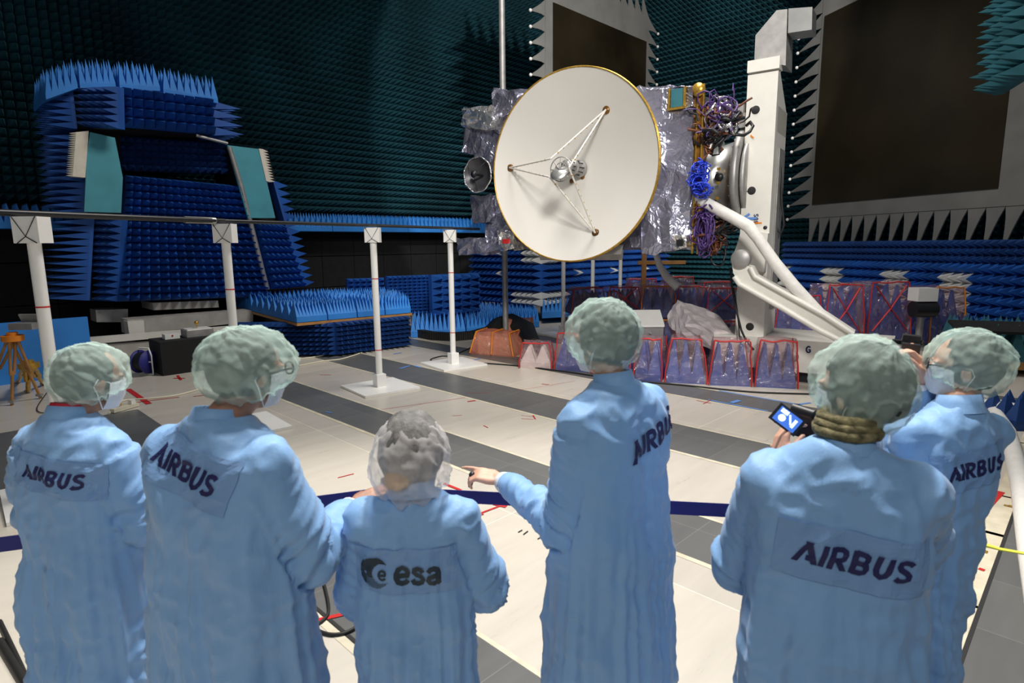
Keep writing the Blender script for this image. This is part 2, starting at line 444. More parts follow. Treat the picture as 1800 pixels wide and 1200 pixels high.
reflector('serrated_reflector', P1, B, nL, u_a, u_b, 3.2, zt + .75, du_a, du_b, 3.6, zt, .55, .36,
          'upright grey reflector with toothed edge behind the satellite dish')
P2 = Vector(at_y(1382, 358, 17.6)); P2.z = 0
u_a, _ = uz(1424, 300, P2, CD); u2, zb2 = uz(1428, 360, P2, CD)
def cd_pt(u): return P2 + CD * u
# the second reflector runs towards the camera on its right, so along -CD
D2 = -CD
u_a, zA = uz(1424, 372, P2, D2); du_a, dz0 = uz(1430, 360, P2, D2); du_b, _ = uz(1757, 332, P2, D2); _, dzt = uz(1450, 30, P2, D2)
n2 = Vector((D2.y, -D2.x, 0))
if n2.dot(CP - P2) < 0: n2 = -n2
reflector('serrated_reflector', P2, D2, n2, u_a, du_b + .9, dz0 - .35, dzt + .5, du_a, du_b, dz0, dzt, .85, .36,
          'large dark reflector with toothed grey edge filling the upper right')
print('refl2', u_a, du_a, du_b, dz0, dzt, P2, n2)
# ================================================================ absorber pedestals under the reflectors
def pedestal(P0, faces, label):
    root = thing('absorber_pedestal', P0, label, 'absorber wall')
    for (a, d, L, n, z0, z1, pt, h, mats, fn) in faces:
        m = MB(); q = a + Z * z0
        m.pyr(q, q + d * L, q + d * L + Z * (z1 - z0), q + Z * (z1 - z0), max(1, int(L / pt)), max(1, round((z1 - z0) / pt)), h, n, mi=fn, base=.25)
        m.build('absorber_face', mats, root)
    return root
q1 = Vector(at_y(952, 540, 15.4)); q1.z = 0
def w1(i, j): return 1 if (j in (0, 1) and i < 5) or (j >= 6 and i < 3) or (j in (4, 7) and i % 9 in (7,)) else 0
pedestal(q1, [(q1, B, 6.0, nL, .42, 2.05, .18, .3, [M['blue'], M['wblock']], lambda i, j: w1(i, j)),
              (q1 + A * 2.6, -A, 2.6, -B, .42, 2.05, .18, .3, [M['blue'], M['wblock']], lambda i, j: w1(13 - i, j))],
         'blue spiked absorber corner with white patches below the left reflector')
q2 = P2 + n2 * .35
def w2(i, j): return 1 if any(abs(i - c) <= 1 for c in (0, 9, 18, 25)) and j < 5 else 0
qs = MB(); 
pedestal(q2, [(q2 + D2 * .5, D2, 7.2, n2, .35, 1.55, .2, .32, [M['blue'], M['wblock']], lambda i, j: w2(i, j)),
              (q2 + D2 * .5, D2, 7.2, n2, 1.55, 2.0, .15, .2, [M['navy'], M['wblock']], 0)],
         'long blue spiked absorber wall with white columns below the right reflector')
def block(pts, z, nu, nv, h, base, label, mt='azure', group=None, jit=.01, name='floor_absorber'):
    q = [Vector(at_z(x, y, z)) for x, y in pts]
    m = MB(); m.pyr(*q, nu, nv, h, Z, jit=jit, base=base)
    c = sum(q, Vector()) / 4
    return tag(m.build(name, M[mt], loc=(c.x, c.y, z - base)), label, 'foam absorber', group)
# floor spikes, near to far
block([(722, 583), (818, 578), (800, 548), (735, 545)], .14, 12, 9, .34, .13, 'bright blue spiked foam block on the floor behind the black cable chain')
block([(820, 577), (900, 570), (880, 545), (802, 547)], .14, 12, 9, .34, .13, 'bright blue spiked foam block on the floor to the left of the grey mast')
block([(902, 569), (948, 565), (930, 545), (882, 545)], .14, 7, 9, .34, .13, 'bright blue spiked foam block on the floor right behind the grey mast')
block([(953, 549), (1010, 546), (1000, 535), (950, 537)], .3, 8, 6, .36, .15, 'bright blue spiked foam block at the foot of the blue absorber corner')
block([(1012, 546), (1120, 538), (1110, 530), (1005, 535)], .3, 14, 5, .36, .15, 'row of bright blue foam spikes between the absorber corner and the bagged foam')
block([(1125, 522), (1300, 524), (1300, 508), (1125, 506)], .15, 22, 7, .3, .14, 'pale teal spiked foam strip on the floor before the back wall', 'tealflat')
block([(1440, 566), (1700, 586), (1800, 560), (1440, 548)], .3, 26, 5, .3, .25, 'blue foam spikes on the floor below the right reflector', 'blue')
# ---------------------------------------------------------------- raised platform with spikes, slabs under it
pr = thing('absorber_platform', at_z(560, 580, 0), 'wood-edged low platform covered with bright blue foam spikes', 'platform')
q = [Vector(at_z(522, 568, .66)), Vector(at_z(724, 550, .66)), Vector(at_z(690, 530, .66)), Vector(at_z(400, 536, .66))]
m = MB(); m.hexa([x - Z * .05 for x in q] + q); m.build('wooden_deck', M['wood'], pr)
qe = [x + Z * .11 for x in q]
for k in range(4):
    f0, f1 = k / 4, (k + 1) / 4
    m = MB(); m.pyr(qe[0].lerp(qe[1], f0), qe[0].lerp(qe[1], f1 - .01), qe[3].lerp(qe[2], f1 - .01), qe[3].lerp(qe[2], f0), 9, 12, .27, Z, jit=.012, base=.1)
    m.build('foam_block', M['azure'], pr)
for x, y in ((540, 600), (650, 598), (714, 585)):
    m = MB(); g = Vector(at_z(x, y, 0)) + Vector((0, .6, 0)); m.cyl(g, g + Z * .62, .04); m.build('support_leg', M['steel'], pr)
def upright(pa, pb, Ya, Yb, h0, h1, nu, nv, h, label, mt='blue', group=None, base=.15, name='upright_absorber'):
    a = Vector(at_y(*pa, Ya)); b = Vector(at_y(*pb, Yb)); a.z = b.z = h0
    d = (b - a).normalized(); n = Vector((d.y, -d.x, 0))
    m = MB(); m.pyr(a, b, b + Z * (h1 - h0), a + Z * (h1 - h0), nu, nv, h, n, base=base, jit=.006)
    return tag(m.build(name, M[mt], loc=((a + b) / 2).xy.to_3d() + Z * h0), label, 'foam absorber', group)
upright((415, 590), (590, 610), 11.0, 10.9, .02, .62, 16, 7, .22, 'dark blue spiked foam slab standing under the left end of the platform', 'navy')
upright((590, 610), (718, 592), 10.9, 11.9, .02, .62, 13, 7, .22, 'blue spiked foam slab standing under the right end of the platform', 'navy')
upright((612, 530), (677, 530), 14.2, 14.6, .45, 1.24, 6, 8, .22, 'leftmost and lowest of the three blue panels before the black boards')
upright((682, 535), (757, 535), 14.0, 14.5, .38, 1.3, 9, 12, .18, 'middle blue panel with fine spikes before the black boards')
upright((760, 535), (842, 535), 13.8, 14.6, .38, 1.33, 5, 6, .26, 'right blue panel with coarse wide spikes before the black boards')

# ================================================================ foam-clad positioner at the left
FP = Vector(at_y(210, 525, 11.3)); FP.z = 0
E1 = Vector((-.93, .36, 0)).normalized()
mc = thing('test_positioner', FP + nL * .0, 'huge foam-clad positioner machine with open middle standing at the left', 'machine')
def fp(x, y, off=0.0, d=B):
    n = Vector((d.y, -d.x, 0)); 
    if n.y > 0: n = -n
    return at_plane(x, y, FP + n * off, d)
def mpanel(name, quad, nu, nv, h, mt, off=0, d=B, n=None, base=.12, parent=None, mi=0):
    q = [Vector(fp(x, y, off, d)) for x, y in quad]
    if n is None:
        n = Vector((d.y, -d.x, 0)); n = -n if n.y > 0 else n
    m = MB(); m.pyr(*q, nu, nv, h, n, base=base, jit=.006)
    return m.build(name, M[mt], parent or mc)
mpanel('front_panel', [(208, 530), (472, 521), (416, 326), (220, 308)], 16, 17, .36, 'blue')
mpanel('front_panel', [(152, 528), (207, 530), (214, 386), (160, 384)], 5, 12, .2, 'blue', d=E1)
mpanel('right_leg', [(478, 508), (536, 503), (497, 395), (446, 390)], 6, 9, .28, 'blue', .12)
mpanel('upper_panel', [(214, 222), (378, 236), (372, 173), (212, 152)], 9, 4, .34, 'blue', .25)
mpanel('upper_panel', [(130, 222), (208, 226), (206, 152), (122, 154)], 6, 6, .2, 'blue', .2, d=E1)
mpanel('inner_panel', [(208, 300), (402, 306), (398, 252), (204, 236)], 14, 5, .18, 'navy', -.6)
# flat back body so the foam is carried by something solid
m = MB()
for quad, o0, o1 in (([(215, 528), (468, 519), (412, 328), (222, 310)], -.15, -1.6), ([(128, 225), (376, 236), (370, 176), (126, 154)], 0, -1.7), ([(154, 526), (212, 528), (212, 236), (156, 232)], -.4, -1.5), ([(470, 505), (532, 500), (470, 262), (404, 256)], -.2, -1.5)):
    f_ = [Vector(fp(x, y, o0)) for x, y in quad]; b_ = [v - nL * (o0 - o1) for v in f_]
    m.hexa([b_[0], b_[1], f_[1], f_[0], b_[3], b_[2], f_[2], f_[3]])
m.build('core', M['black'], mc)
def flatp(name, quad, off, mt, d=B, th=.06):
    q = [Vector(fp(x, y, off, d)) for x, y in quad]; m = MB()
    n = nL; k = len(q)
    b = [v - n * th for v in q]
    m.add(q + b, [tuple(range(k)), tuple(range(2 * k - 1, k - 1, -1))] + [(i, i + k, (i + 1) % k + k, (i + 1) % k) for i in range(k)])
    return m.build(name, M[mt], mc)
flatp('teal_board', [(148, 372), (213, 374), (216, 312), (202, 242), (158, 232), (153, 268)], .3, 'tealflat')
flatp('teal_board', [(436, 383), (484, 383), (456, 262), (400, 255)], .32, 'tealflat')
def comb(quad, nv, h, off, side):
    q = [Vector(fp(x, y, off)) for x, y in quad]; m = MB()
    m.hexa([v - nL * .15 for v in q] + q)
    a, b = (q[0], q[3]) if side < 0 else (q[1], q[2])
    m.pyr(a, a - nL * .15, b - nL * .15, b, 1, nv, h, B * side)
    m.build('cream_comb', M['cream'], mc)
comb([(128, 310), (150, 312), (156, 230), (134, 232)], 20, .09, .32, -1)
comb([(468, 318), (475, 320), (462, 262), (455, 261)], 12, .14, .34, 1)
# outward spikes on the two sides
for (pa, pb, off0, off1, nu, nv, h, sd) in (((152, 528), (160, 384), 0, -1.1, 5, 12, .55, -1), ((148, 378), (140, 236), .0, -1.1, 5, 12, .5, -1), ((130, 226), (122, 156), .1, -1.3, 6, 6, .38, -1),
                                             ((536, 503), (484, 318), .1, -.9, 4, 14, .3, 1), ((378, 238), (370, 176), .2, -1.0, 5, 4, .6, 1)):
    a, b = Vector(fp(*pa, off0)), Vector(fp(*pb, off0)); a2, b2 = a - nL * (off0 - off1), b - nL * (off0 - off1)
    m = MB(); n = (B if sd > 0 else -B) - nL * (0.15 if sd < 0 else -.2)
    m.pyr(a, a2, b2, b, nu, nv, h, n.normalized(), base=.05)
    m.build('side_spikes', M['blue'], mc)
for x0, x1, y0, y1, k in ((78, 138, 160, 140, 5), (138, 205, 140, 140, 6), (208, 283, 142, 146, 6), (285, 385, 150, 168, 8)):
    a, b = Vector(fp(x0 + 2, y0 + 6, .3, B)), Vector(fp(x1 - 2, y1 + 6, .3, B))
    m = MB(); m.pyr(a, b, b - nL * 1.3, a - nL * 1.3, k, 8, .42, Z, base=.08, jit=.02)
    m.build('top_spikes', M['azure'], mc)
m = MB(); m.tube([fp(403, 258, .3), fp(425, 330, .3), fp(470, 508, .2)], .05); m.tube([fp(345, 238, .28), fp(400, 252, .3)], .03)
m.build('edge_rail', M['steel'], mc)
g = Vector(fp(340, 560, 0)); 
# carriage and rail below it
cg = thing('carriage', Vector(fp(330, 585, .3)).xy.to_3d(), 'grey steel carriage beam under the foam-clad machine', 'carriage')
def pbeam(name, quad, off, depth, mt, par):
    q = [Vector(fp(x, y, off)) for x, y in quad]; m = MB()
    m.hexa([v - nL * depth for v in (q[0], q[1])] + [q[1], q[0]] + [v - nL * depth for v in (q[3], q[2])] + [q[2], q[3]])
    return m.build(name, M[mt], par)
pbeam('beam', [(226, 588), (445, 565), (445, 545), (224, 562)], .4, .5, 'concrete', cg)
pbeam('end_block', [(228, 592), (255, 590), (253, 563), (224, 565)], .5, .3, 'white', cg)
pbeam('beam', [(170, 566), (225, 566), (225, 543), (168, 545)], -.3, .5, 'steel', cg)
pbeam('support_box', [(270, 545), (385, 540), (383, 528), (268, 532)], 0, .8, 'concrete', cg)
rl = pbeam('guide_rail', [(75, 612), (420, 582), (420, 572), (75, 600)], .75, .12, 'white', None)
tag(rl, 'long pale guide rail running along the floor under the machine', 'rail')
rk = pbeam('rail_bed', [(70, 648), (300, 628), (300, 598), (70, 612)], .7, .1, 'concrete', None)
tag(rk, 'grey side plate below the guide rail at the left', 'plate')
# ================================================================ spacecraft on its handling tower
K = Vector((.57, .82, 0)).normalized(); T = Vector((K.y, -K.x, 0)); KN = -K
O = Vector(at_y(1001, 293, 9.3))
def sp(x, y, b=0.0):
    return Vector(at_plane(x, y, O + K * b, T))
sat = thing('spacecraft', O + K * 1.1 + Z * (1.7 - O.z), 'foil-wrapped spacecraft with a big white dish, held sideways by the tower', 'spacecraft')
def foilbox(name, quad, b0, b1, n=6, amp=.02, mt='foil', par=None, seed=1):
    """crumpled blanket box: front quad (bl, br, tr, tl) in the picture at depth b0, running back to b1"""
    rnd = random.Random(seed)
    f_ = [sp(x, y, b0) for x, y in quad]; g = [v + K * (b1 - b0) for v in f_]
    bm = bmesh.new(); vs = [bm.verts.new(v) for v in f_ + g]
    for idx in ((0, 1, 2, 3), (7, 6, 5, 4), (0, 4, 5, 1), (1, 5, 6, 2), (2, 6, 7, 3), (3, 7, 4, 0)):
        bm.faces.new([vs[i] for i in idx])
    bmesh.ops.subdivide_edges(bm, edges=bm.edges[:], cuts=n, use_grid_fill=True)
    bmesh.ops.triangulate(bm, faces=[f for f in bm.faces if rnd.random() < .6])
    for v in bm.verts:
        v.co += Vector((rnd.gauss(0, amp), rnd.gauss(0, amp), rnd.gauss(0, amp)))
    c = sum((v.co for v in bm.verts), Vector()) / len(bm.verts)
    for v in bm.verts: v.co -= c
    me = bpy.data.meshes.new(name); bm.to_mesh(me); bm.free(); me.materials.append(M[mt])
    o = bpy.data.objects.new(name, me); COL.objects.link(o); p = par or sat; o.parent = p; o.location = c - world_loc(p)
    return o
foilbox('body', [(875, 436), (1210, 438), (1214, 152), (868, 160)], .55, 1.9, 5, .022)
foilbox('right_blanket', [(1128, 444), (1212, 436), (1216, 150), (1105, 157)], .38, .54, 4, .025, seed=3)
foilbox('head_blanket', [(866, 205), (912, 200), (905, 160), (864, 155)], .3, .55, 4, .015, 'foild', seed=4)
foilbox('side_unit', [(813, 268), (842, 268), (842, 190), (813, 192)], .2, .6, 3, .015, 'foild', seed=5)
foilbox('side_cover', [(811, 222), (866, 230), (866, 187), (813, 189)], .12, .5, 4, .02, 'foils', seed=6)
foilbox('side_arm', [(828, 300), (868, 300), (868, 225), (840, 225)], .25, .6, 4, .015, 'foil', seed=7)
foilbox('lower_unit', [(830, 391), (866, 391), (862, 343), (828, 344)], .2, .6, 4, .012, 'foild', seed=8)
foilbox('lower_arm', [(852, 432), (915, 432), (905, 345), (855, 345)], .3, .6, 4, .015, 'foil', seed=9)
foilbox('boom_end', [(804, 447), (852, 447), (856, 418), (802, 419)], .15, .5, 4, .014, 'foil', seed=10)
foilbox('boom_link', [(848, 446), (885, 436), (885, 416), (850, 418)], .2, .5, 3, .012, 'foil', seed=11)
foilbox('instrument', [(874, 438), (905, 436), (902, 408), (876, 407)], .0, .3, 3, .02, 'foils', seed=12)
foilbox('corner_unit', [(1184, 438), (1206, 436), (1206, 413), (1184, 414)], .2, .45, 2, .01, 'foils', seed=13)
m = MB(); m.box(sp(889, 424, -.02), (.13, .02, .07), (T, K, Z)); m.build('red_sensor', M['red'], sat)
m = MB(); m.box(sp(1195, 427, .17), (.09, .02, .09), (T, K, Z)); m.build('aperture', M['black2'], sat)
# cut-out frame near the top
m = MB(); c = sp(1190, 172, .36); m.box(c, (.17, .02, .24), (T, K, Z)); fr = m.build('opening_panel', M['midteal'], sat)
m = MB()
for a_, b_ in ((-.11, 0), (.11, 0)): m.box(c + T * a_, (.03, .035, .27), (T, K, Z))
m.box(c - Z * .14, (.26, .035, .03), (T, K, Z)); m.build('gold_tape', M['gold'], sat)
m = MB(); m.hexa([sp(948, 445, .2), sp(1092, 447, .2), sp(1092, 447, 1.0), sp(948, 445, 1.0), sp(940, 430, .2), sp(1096, 430, .2), sp(1096, 430, 1.0), sp(940, 430, 1.0)])
m.hexa([sp(950, 457, .35), sp(1094, 457, .35), sp(1094, 457, 1.0), sp(950, 457, 1.0), sp(944, 442, .2), sp(1096, 440, .2), sp(1096, 440, 1.0), sp(944, 442, 1.0)])
m.build('underside_tray', M['steel'], sat)
# --- the dish
R = 1.41; DEP = .36
ax = (T, Z, K)
prof = [(R * i / 28, DEP * (1 - (i / 28) ** 2)) for i in range(29)]
m = MB(); m.lathe(prof, O, ax, 96)
m.lathe([(R * i / 12, DEP * (1 - (i / 12) ** 2) + .035) for i in range(12, -1, -1)], O, ax, 96)
dish = m.build('dish', M['dish'], sat)
m = MB(); m.tube([O + T * R * math.cos(2 * math.pi * k / 96) + Z * R * math.sin(2 * math.pi * k / 96) for k in range(97)], .012, 6, caps=False)
m.tube([O + K * .03 + (T * math.cos(2 * math.pi * k / 96) + Z * math.sin(2 * math.pi * k / 96)) * (R + .004) for k in range(97)], .012, 6, caps=False)
m.build('gold_rim', M['gold'], dish)
m = MB(); m.lathe([(.5, .47), (.8, .42), (1.0, .42), (1.08, .8)], O, ax, 40); m.build('dish_mount', M['foild'], sat)
def dsurf(x, y):
    """point on the dish surface seen at a picture point"""
    b = .15
    for _ in range(12):
        q = sp(x, y, b); r2 = ((q - O).dot(T) ** 2 + (q.z - O.z) ** 2) / R ** 2; b = DEP * (1 - min(1, r2)) - .004
    return q
feet = [dsurf(1066, 193), dsurf(897, 295), dsurf(1047, 409)]
sb = -.55; SO = sp(984, 297, sb)
joints = [sp(968, 279, sb), sp(1000, 295, sb - .02), sp(966, 311, sb)]
trip = []
for i, (a_, b_) in enumerate(((0, 1), (0, 2), (1, 2))):
    for j in (a_, b_):
        s_, e_ = feet[i], joints[j]
        m = MB(); m.tube([s_ + K * -.02, e_], .013, 8); st = m.build('strut', M['dish'], dish)
        m = MB()
        for k in range(9):
            f = .08 + .1 * k + random.uniform(-.02, .02); q = s_.lerp(e_, f); dd = (e_ - s_).normalized()
            m.cyl(q - dd * .008, q + dd * .008, .016, 8)
        m.build('strut_marks', M['gold'], st)['kind'] = 'stuff'
for f_ in feet:
    m = MB(); m.lathe([(.001, -.02), (.055, -.015), (.06, .01), (.001, .012)], f_, ax, 18); m.build('strut_foot', M['amber'], dish)
m = MB(); m.lathe([(.001, -.025), (.07, -.02), (.125, .0), (.13, .012), (.12, .02), (.001, .03)], SO - Z * .05 - K * .02, ((T + K * .2).normalized(), (Z * .8 + K * .6), (K * .8 - Z * .6)), 32)
sr = m.build('subreflector', M['alu'], dish)
m = MB()
for rr in (.09, .17):
    m.tube([SO + K * .03 + (T * math.cos(2 * math.pi * k / 24) + Z * math.sin(2 * math.pi * k / 24)) * rr for k in range(25)], .008, 6, caps=False)
for k in range(8):
    an = k * math.pi / 4; m.tube([SO + K * -.02, SO + K * .03 + (T * math.cos(an) + Z * math.sin(an)) * .17], .007, 6)
m.build('support_ring', M['steel'], sr)
FO = O + K * .33
m = MB(); m.lathe([(.13, 0), (.13, -.06), (.085, -.07), (.085, -.22), (.12, -.24), (.12, -.3), (.07, -.31), (.07, -.36), (.1, -.42), (.001, -.42)], FO, ax, 28)
m.build('feed_horn', M['steel'], dish)
m = MB()
for k in range(9):
    an = k * 2 * math.pi / 9; m.cyl(FO + (T * math.cos(an) + Z * math.sin(an)) * .11 - K * .02, FO + (T * math.cos(an) + Z * math.sin(an)) * .09 - K * .36, .008, 6)
m.build('feed_cage', M['black2'], dish)
for x, y in ((1022, 290), (1024, 311), (1005, 318)):
    m = MB(); m.lathe([(.001, -.015), (.036, -.01), (.036, .01), (.001, .01)], dsurf(x, y), ax, 16); m.build('feed_foot', M['amber'], dish)
# --- small antenna at the left
SM = sp(839, 307, -.15)
m = MB(); m.lathe([(.28 * i / 10, .16 * (1 - (i / 10) ** 2)) for i in range(11)], SM, ax, 40); m.lathe([(.28 * i / 10, .165 * (1 - (i / 10) ** 2) + .02) for i in range(10, -1, -1)], SM, ax, 40)
sd = m.build('small_dish', M['darkdish'], sat)
m = MB(); m.tube([SM + (T * math.cos(2 * math.pi * k / 40) + Z * math.sin(2 * math.pi * k / 40)) * (.28 + .006 * math.sin(k * 5)) for k in range(41)], .013, 6, caps=False); m.build('foil_rim', M['foils'], sd)
m = MB(); m.cyl(SM + K * .14, SM - K * .1, .02); m.lathe([(.001, -.12), (.06, -.1), (.001, -.09)], SM, ax, 20)
for an in (.9, 2.6, 4.6): m.tube([SM - K * .1, SM - K * .02 + (T * math.cos(an) + Z * math.sin(an)) * .17, SM + K * .03 + (T * math.cos(an) + Z * math.sin(an)) * .25], .006, 6)
m.build('small_feed', M['black2'], sd)
# --- right edge: amber board, adapter cone, ring
m = MB(); m.hexa([sp(1216, 430, .45), sp(1235, 428, .45), sp(1239, 428, 1.7), sp(1222, 430, 1.7), sp(1221, 155, .45), sp(1238, 152, .45), sp(1240, 152, 1.7), sp(1224, 155, 1.7)])
m.build('amber_board', M['amber'], sat)
m = MB()
for x in (1222, 1232): m.box((sp(x, 300, .43)), (.02, .03, 2.3), (T, K, Z))
m.lathe([(.001, -.03), (.09, -.03), (.09, .03), (.001, .03)], sp(1228, 158, .42), ax, 24); m.build('gold_rails', M['gold'], sat)
AO = sp(1238, 312, .9) + K * .62; aa = (K, Z, T)
m = MB(); m.lathe([(.62, -.3), (.64, .0), (.66, .02), (.5, .05), (.56, .3), (.6, .4)], AO, aa, 56); m.build('adapter_cone', M['alu'], sat)
m = MB(); m.lathe([(.6, .38), (.72, .38), (.74, .4), (.74, .46), (.72, .48), (.6, .48)], AO, aa, 56); m.lathe([(.55, .48), (.62, .5), (.62, .56), (.4, .56)], AO, aa, 56)
m.build('clamp_ring', M['steel'], sat)
m = MB()
for k in range(30):
    an = 2 * math.pi * k / 30; m.ball(AO + T * .37 + (K * math.cos(an) + Z * math.sin(an)) * .69, .014, nu=6, nv=4)
m.build('ring_bolts', M['alu'], sat)['kind'] = 'stuff'
m = MB(); c = AO - K * .57 + T * .2; m.lathe([(.001, -.02), (.06, -.02), (.06, .06), (.001, .06)], c, (T, Z, K), 20); m.build('port', M['black2'], sat)
for x, y, rx in ((1274, 300, 3), (1275, 322, 4), (1271, 346, 4)): m = MB(); m.box(AO - K * .61 + T * .2 + Z * (312 - y) * .009 , (.05, .01, .04), (T, K, Z)); m.build('yellow_tape', M['gold'], sat)
def tangle(name, cx, cy, b, w_, h_, n, r, mt, seed, loops=False):
    rnd = random.Random(seed); m = MB(); c = sp(cx, cy, b)
    for _ in range(n):
        if loops:
            cc = c + T * rnd.gauss(0, w_ * .2) + Z * rnd.gauss(0, h_ * .12); ph = rnd.uniform(0, 6); sx, sy = w_ * rnd.uniform(.35, .55), h_ * rnd.uniform(.4, .55)
            m.tube([cc + T * sx * math.cos(ph + k * .4) + Z * sy * math.sin(ph + k * .4) + K * .01 * k * rnd.choice((-1, 1)) for k in range(17)], r, 6)
        else:
            p = c + T * rnd.uniform(-w_, w_) * .5 + Z * rnd.uniform(-h_, h_) * .5; pts = [p]
            dd = Vector((rnd.gauss(0, 1), rnd.gauss(0, .6), rnd.gauss(0, 1))).normalized()
            for k in range(7):
                dd = (dd + Vector((rnd.gauss(0, .6), rnd.gauss(0, .5), rnd.gauss(0, .6))) + (c - p) * 1.5).normalized(); p = p + dd * w_ * .22; pts.append(p)
            m.tube(pts, r * rnd.uniform(.6, 1.3), 6)
    return m.build(name, M[mt], sat)
tangle('wire_bundle', 1262, 208, .55, .42, .4, 26, .012, 'purple', 1)
tangle('wire_bundle', 1266, 222, .6, .34, .34, 18, .014, 'orangewire', 2)
tangle('dark_bundle', 1262, 215, .6, .42, .4, 26, .02, 'black2', 21)
tangle('foil_scraps', 1262, 212, .5, .36, .4, 9, .02, 'foils', 3)
tangle('wire_bundle', 1238, 240, .5, .22, .6, 16, .014, 'orangewire', 4)
tangle('blue_coil', 1232, 296, .3, .13, .2, 8, .008, 'bluewire', 5, True)
tangle('blue_coil', 1230, 317, .3, .2, .2, 9, .008, 'bluewire', 6, True)
tangle('blue_coil', 1236, 333, .3, .2, .18, 9, .008, 'bluewire', 7, True)
tangle('purple_coil', 1240, 405, .4, .2, .5, 12, .012, 'purple', 8, True)
tangle('wire_bundle', 1245, 420, .6, .3, .5, 26, .014, 'orangewire', 9)
tangle('dark_bundle', 1255, 410, .8, .35, .6, 26, .02, 'black2', 10)
tangle('wire_bundle', 1226, 385, .42, .1, .5, 10, .01, 'orangewire', 11)

# ================================================================ tower
TW = 1.1
def tp(x, y, b=TW): return sp(x, y, b)
tl, tr = tp(1316, 104), tp(1370, 98)
a0 = (tl - O).dot(T); a1 = (tr - O).dot(T); ztop = tr.z
def LP(a, b, z): return O + T * a + K * b + Z * (z - O.z)
tow = thing('handling_tower', LP((a0 + a1) / 2, TW + .3, 0), 'tall white tower holding the spacecraft with a diagonal arm', 'tower')
def lbox(mb, a0, a1, b0, b1, z0, z1, mi=0):
    return mb.hexa([LP(a0, b0, z0), LP(a1, b0, z0), LP(a1, b1, z0), LP(a0, b1, z0), LP(a0, b0, z1), LP(a1, b0, z1), LP(a1, b1, z1), LP(a0, b1, z1)], mi)
zc = tp(1340, 127).z
m = MB(); lbox(m, a0, a1, TW, TW + .12, .6, zc - .01); lbox(m, a1 - .06, a1, TW + .12, TW + .75, .6, zc - .45); lbox(m, a0, a0 + .05, TW + .12, TW + .75, .6, zc - .01)
m.hexa([LP(a1 - .04, TW + .12, zc - .8), LP(a1, TW + .12, zc - .8), LP(a1, TW + .75, zc - .8), LP(a1 - .04, TW + .75, zc - .8), LP(a1 - .04, TW + .12, zc), LP(a1, TW + .12, zc), LP(a1, TW + .75, zc - .5), LP(a1 - .04, TW + .75, zc - .5)])
col = m.build('column', M['white'], tow)
m = MB(); lbox(m, a1 + .005, a1 + .02, TW + .3, TW + .68, 1.0, zc - 1.0); m.build('side_channel', M['steel'], tow)
m = MB(); lbox(m, a0 - .01, a1 + .01, TW - .01, TW + .2, zc + .02, ztop); m.build('cap', M['white'], tow)
m = MB()
pp = [(1326, 104), (1328, 62), (1365, 18), (1384, 16), (1381, 115)]
f_ = [tp(x, y, TW + .1) for x, y in pp]; g = [v + K * .45 for v in f_]; k = len(pp)
m.add(f_ + g, [tuple(range(k)), tuple(range(2 * k - 1, k - 1, -1))] + [(i, i + k, (i + 1) % k + k, (i + 1) % k) for i in range(k)])
m.build('bracket_plate', M['steel'], tow)
m = MB(); f_ = [tp(x, y, TW + .05) for x, y in ((1385, 58), (1427, 52), (1428, 12), (1386, 15))]; g = [v + K * .35 for v in f_]
m.hexa([f_[0], f_[1], g[1], g[0], f_[3], f_[2], g[2], g[3]]); m.build('top_box', M['alu'], tow)
for x, y in ((1328, 193), (1321, 335)):
    m = MB(); c = tp(x, y, TW - .006); m.lathe([(.001, 0), (.052, 0), (.058, .004)], c, (T, Z, K), 24); m.build('hole', M['gap'], col)
m = MB(); c = tp(1318, 574, TW - .006); m.lathe([(.001, 0), (.052, 0), (.058, .004)], c, (T, Z, K), 24); m.build('hole', M['gap'], col)
m = MB(); lbox(m, a0 - .02, a0 + .1, TW - .004, TW, tp(1320, 336).z - .006, tp(1320, 336).z + .006); m.build('slot', M['gap'], col)
m = MB(); c = tp(1322, 240, TW - .005); m.box(c, (.06, .006, .02), ((T * .7 - Z * .7), K, (T * .7 + Z * .7))); m.build('orange_mark', M['orange'], col)
for x, y, ww in ((1330, 392, .14), (1320, 429, .1)):
    m = MB(); m.box(tp(x, y, TW - .005), (ww, .006, .022), (T, K, Z)); m.build('orange_mark', M['orange'], col)
m = MB(); m.box(tp(1317, 384, TW - .01), (.2, .01, .035), (T, K, Z)); m.box(tp(1311, 380, TW - .012), (.12, .01, .03), ((T * .8 + Z * .5).normalized(), K, (Z * .8 - T * .5).normalized())); m.build('blue_tape', M['bluetape'], col)
m = MB()
for x, y, r in ((1327, 400, .028), (1345, 400, .028), (1308, 411, .028), (1343, 411, .022), (1309, 421, .026), (1318, 421, .022), (1343, 421, .03), (1333, 411, .016)):
    m.lathe([(.001, 0), (r, 0), (r, .004)], tp(x, y, TW - .008), (T, Z, K), 10)
m.build('hazard_symbols', M['black2'], col)['kind'] = 'stuff'
# machine drum joining adapter and tower
dl = a0 - (AO - O).dot(T) - .545
m = MB(); m.lathe([(.5, 0), (.5, dl)], AO + T * .55, aa, 40); m.build('drum', M['white'], tow)
print('drum', dl)
m = MB(); m.box(tp(1302, 195, TW + .1), (.1, .1, .18), (T, K, Z)); m.box(tp(1307, 212, TW + .1), (.1, .1, .2), (T, K, Z)); m.build('bracket', M['steel'], tow)
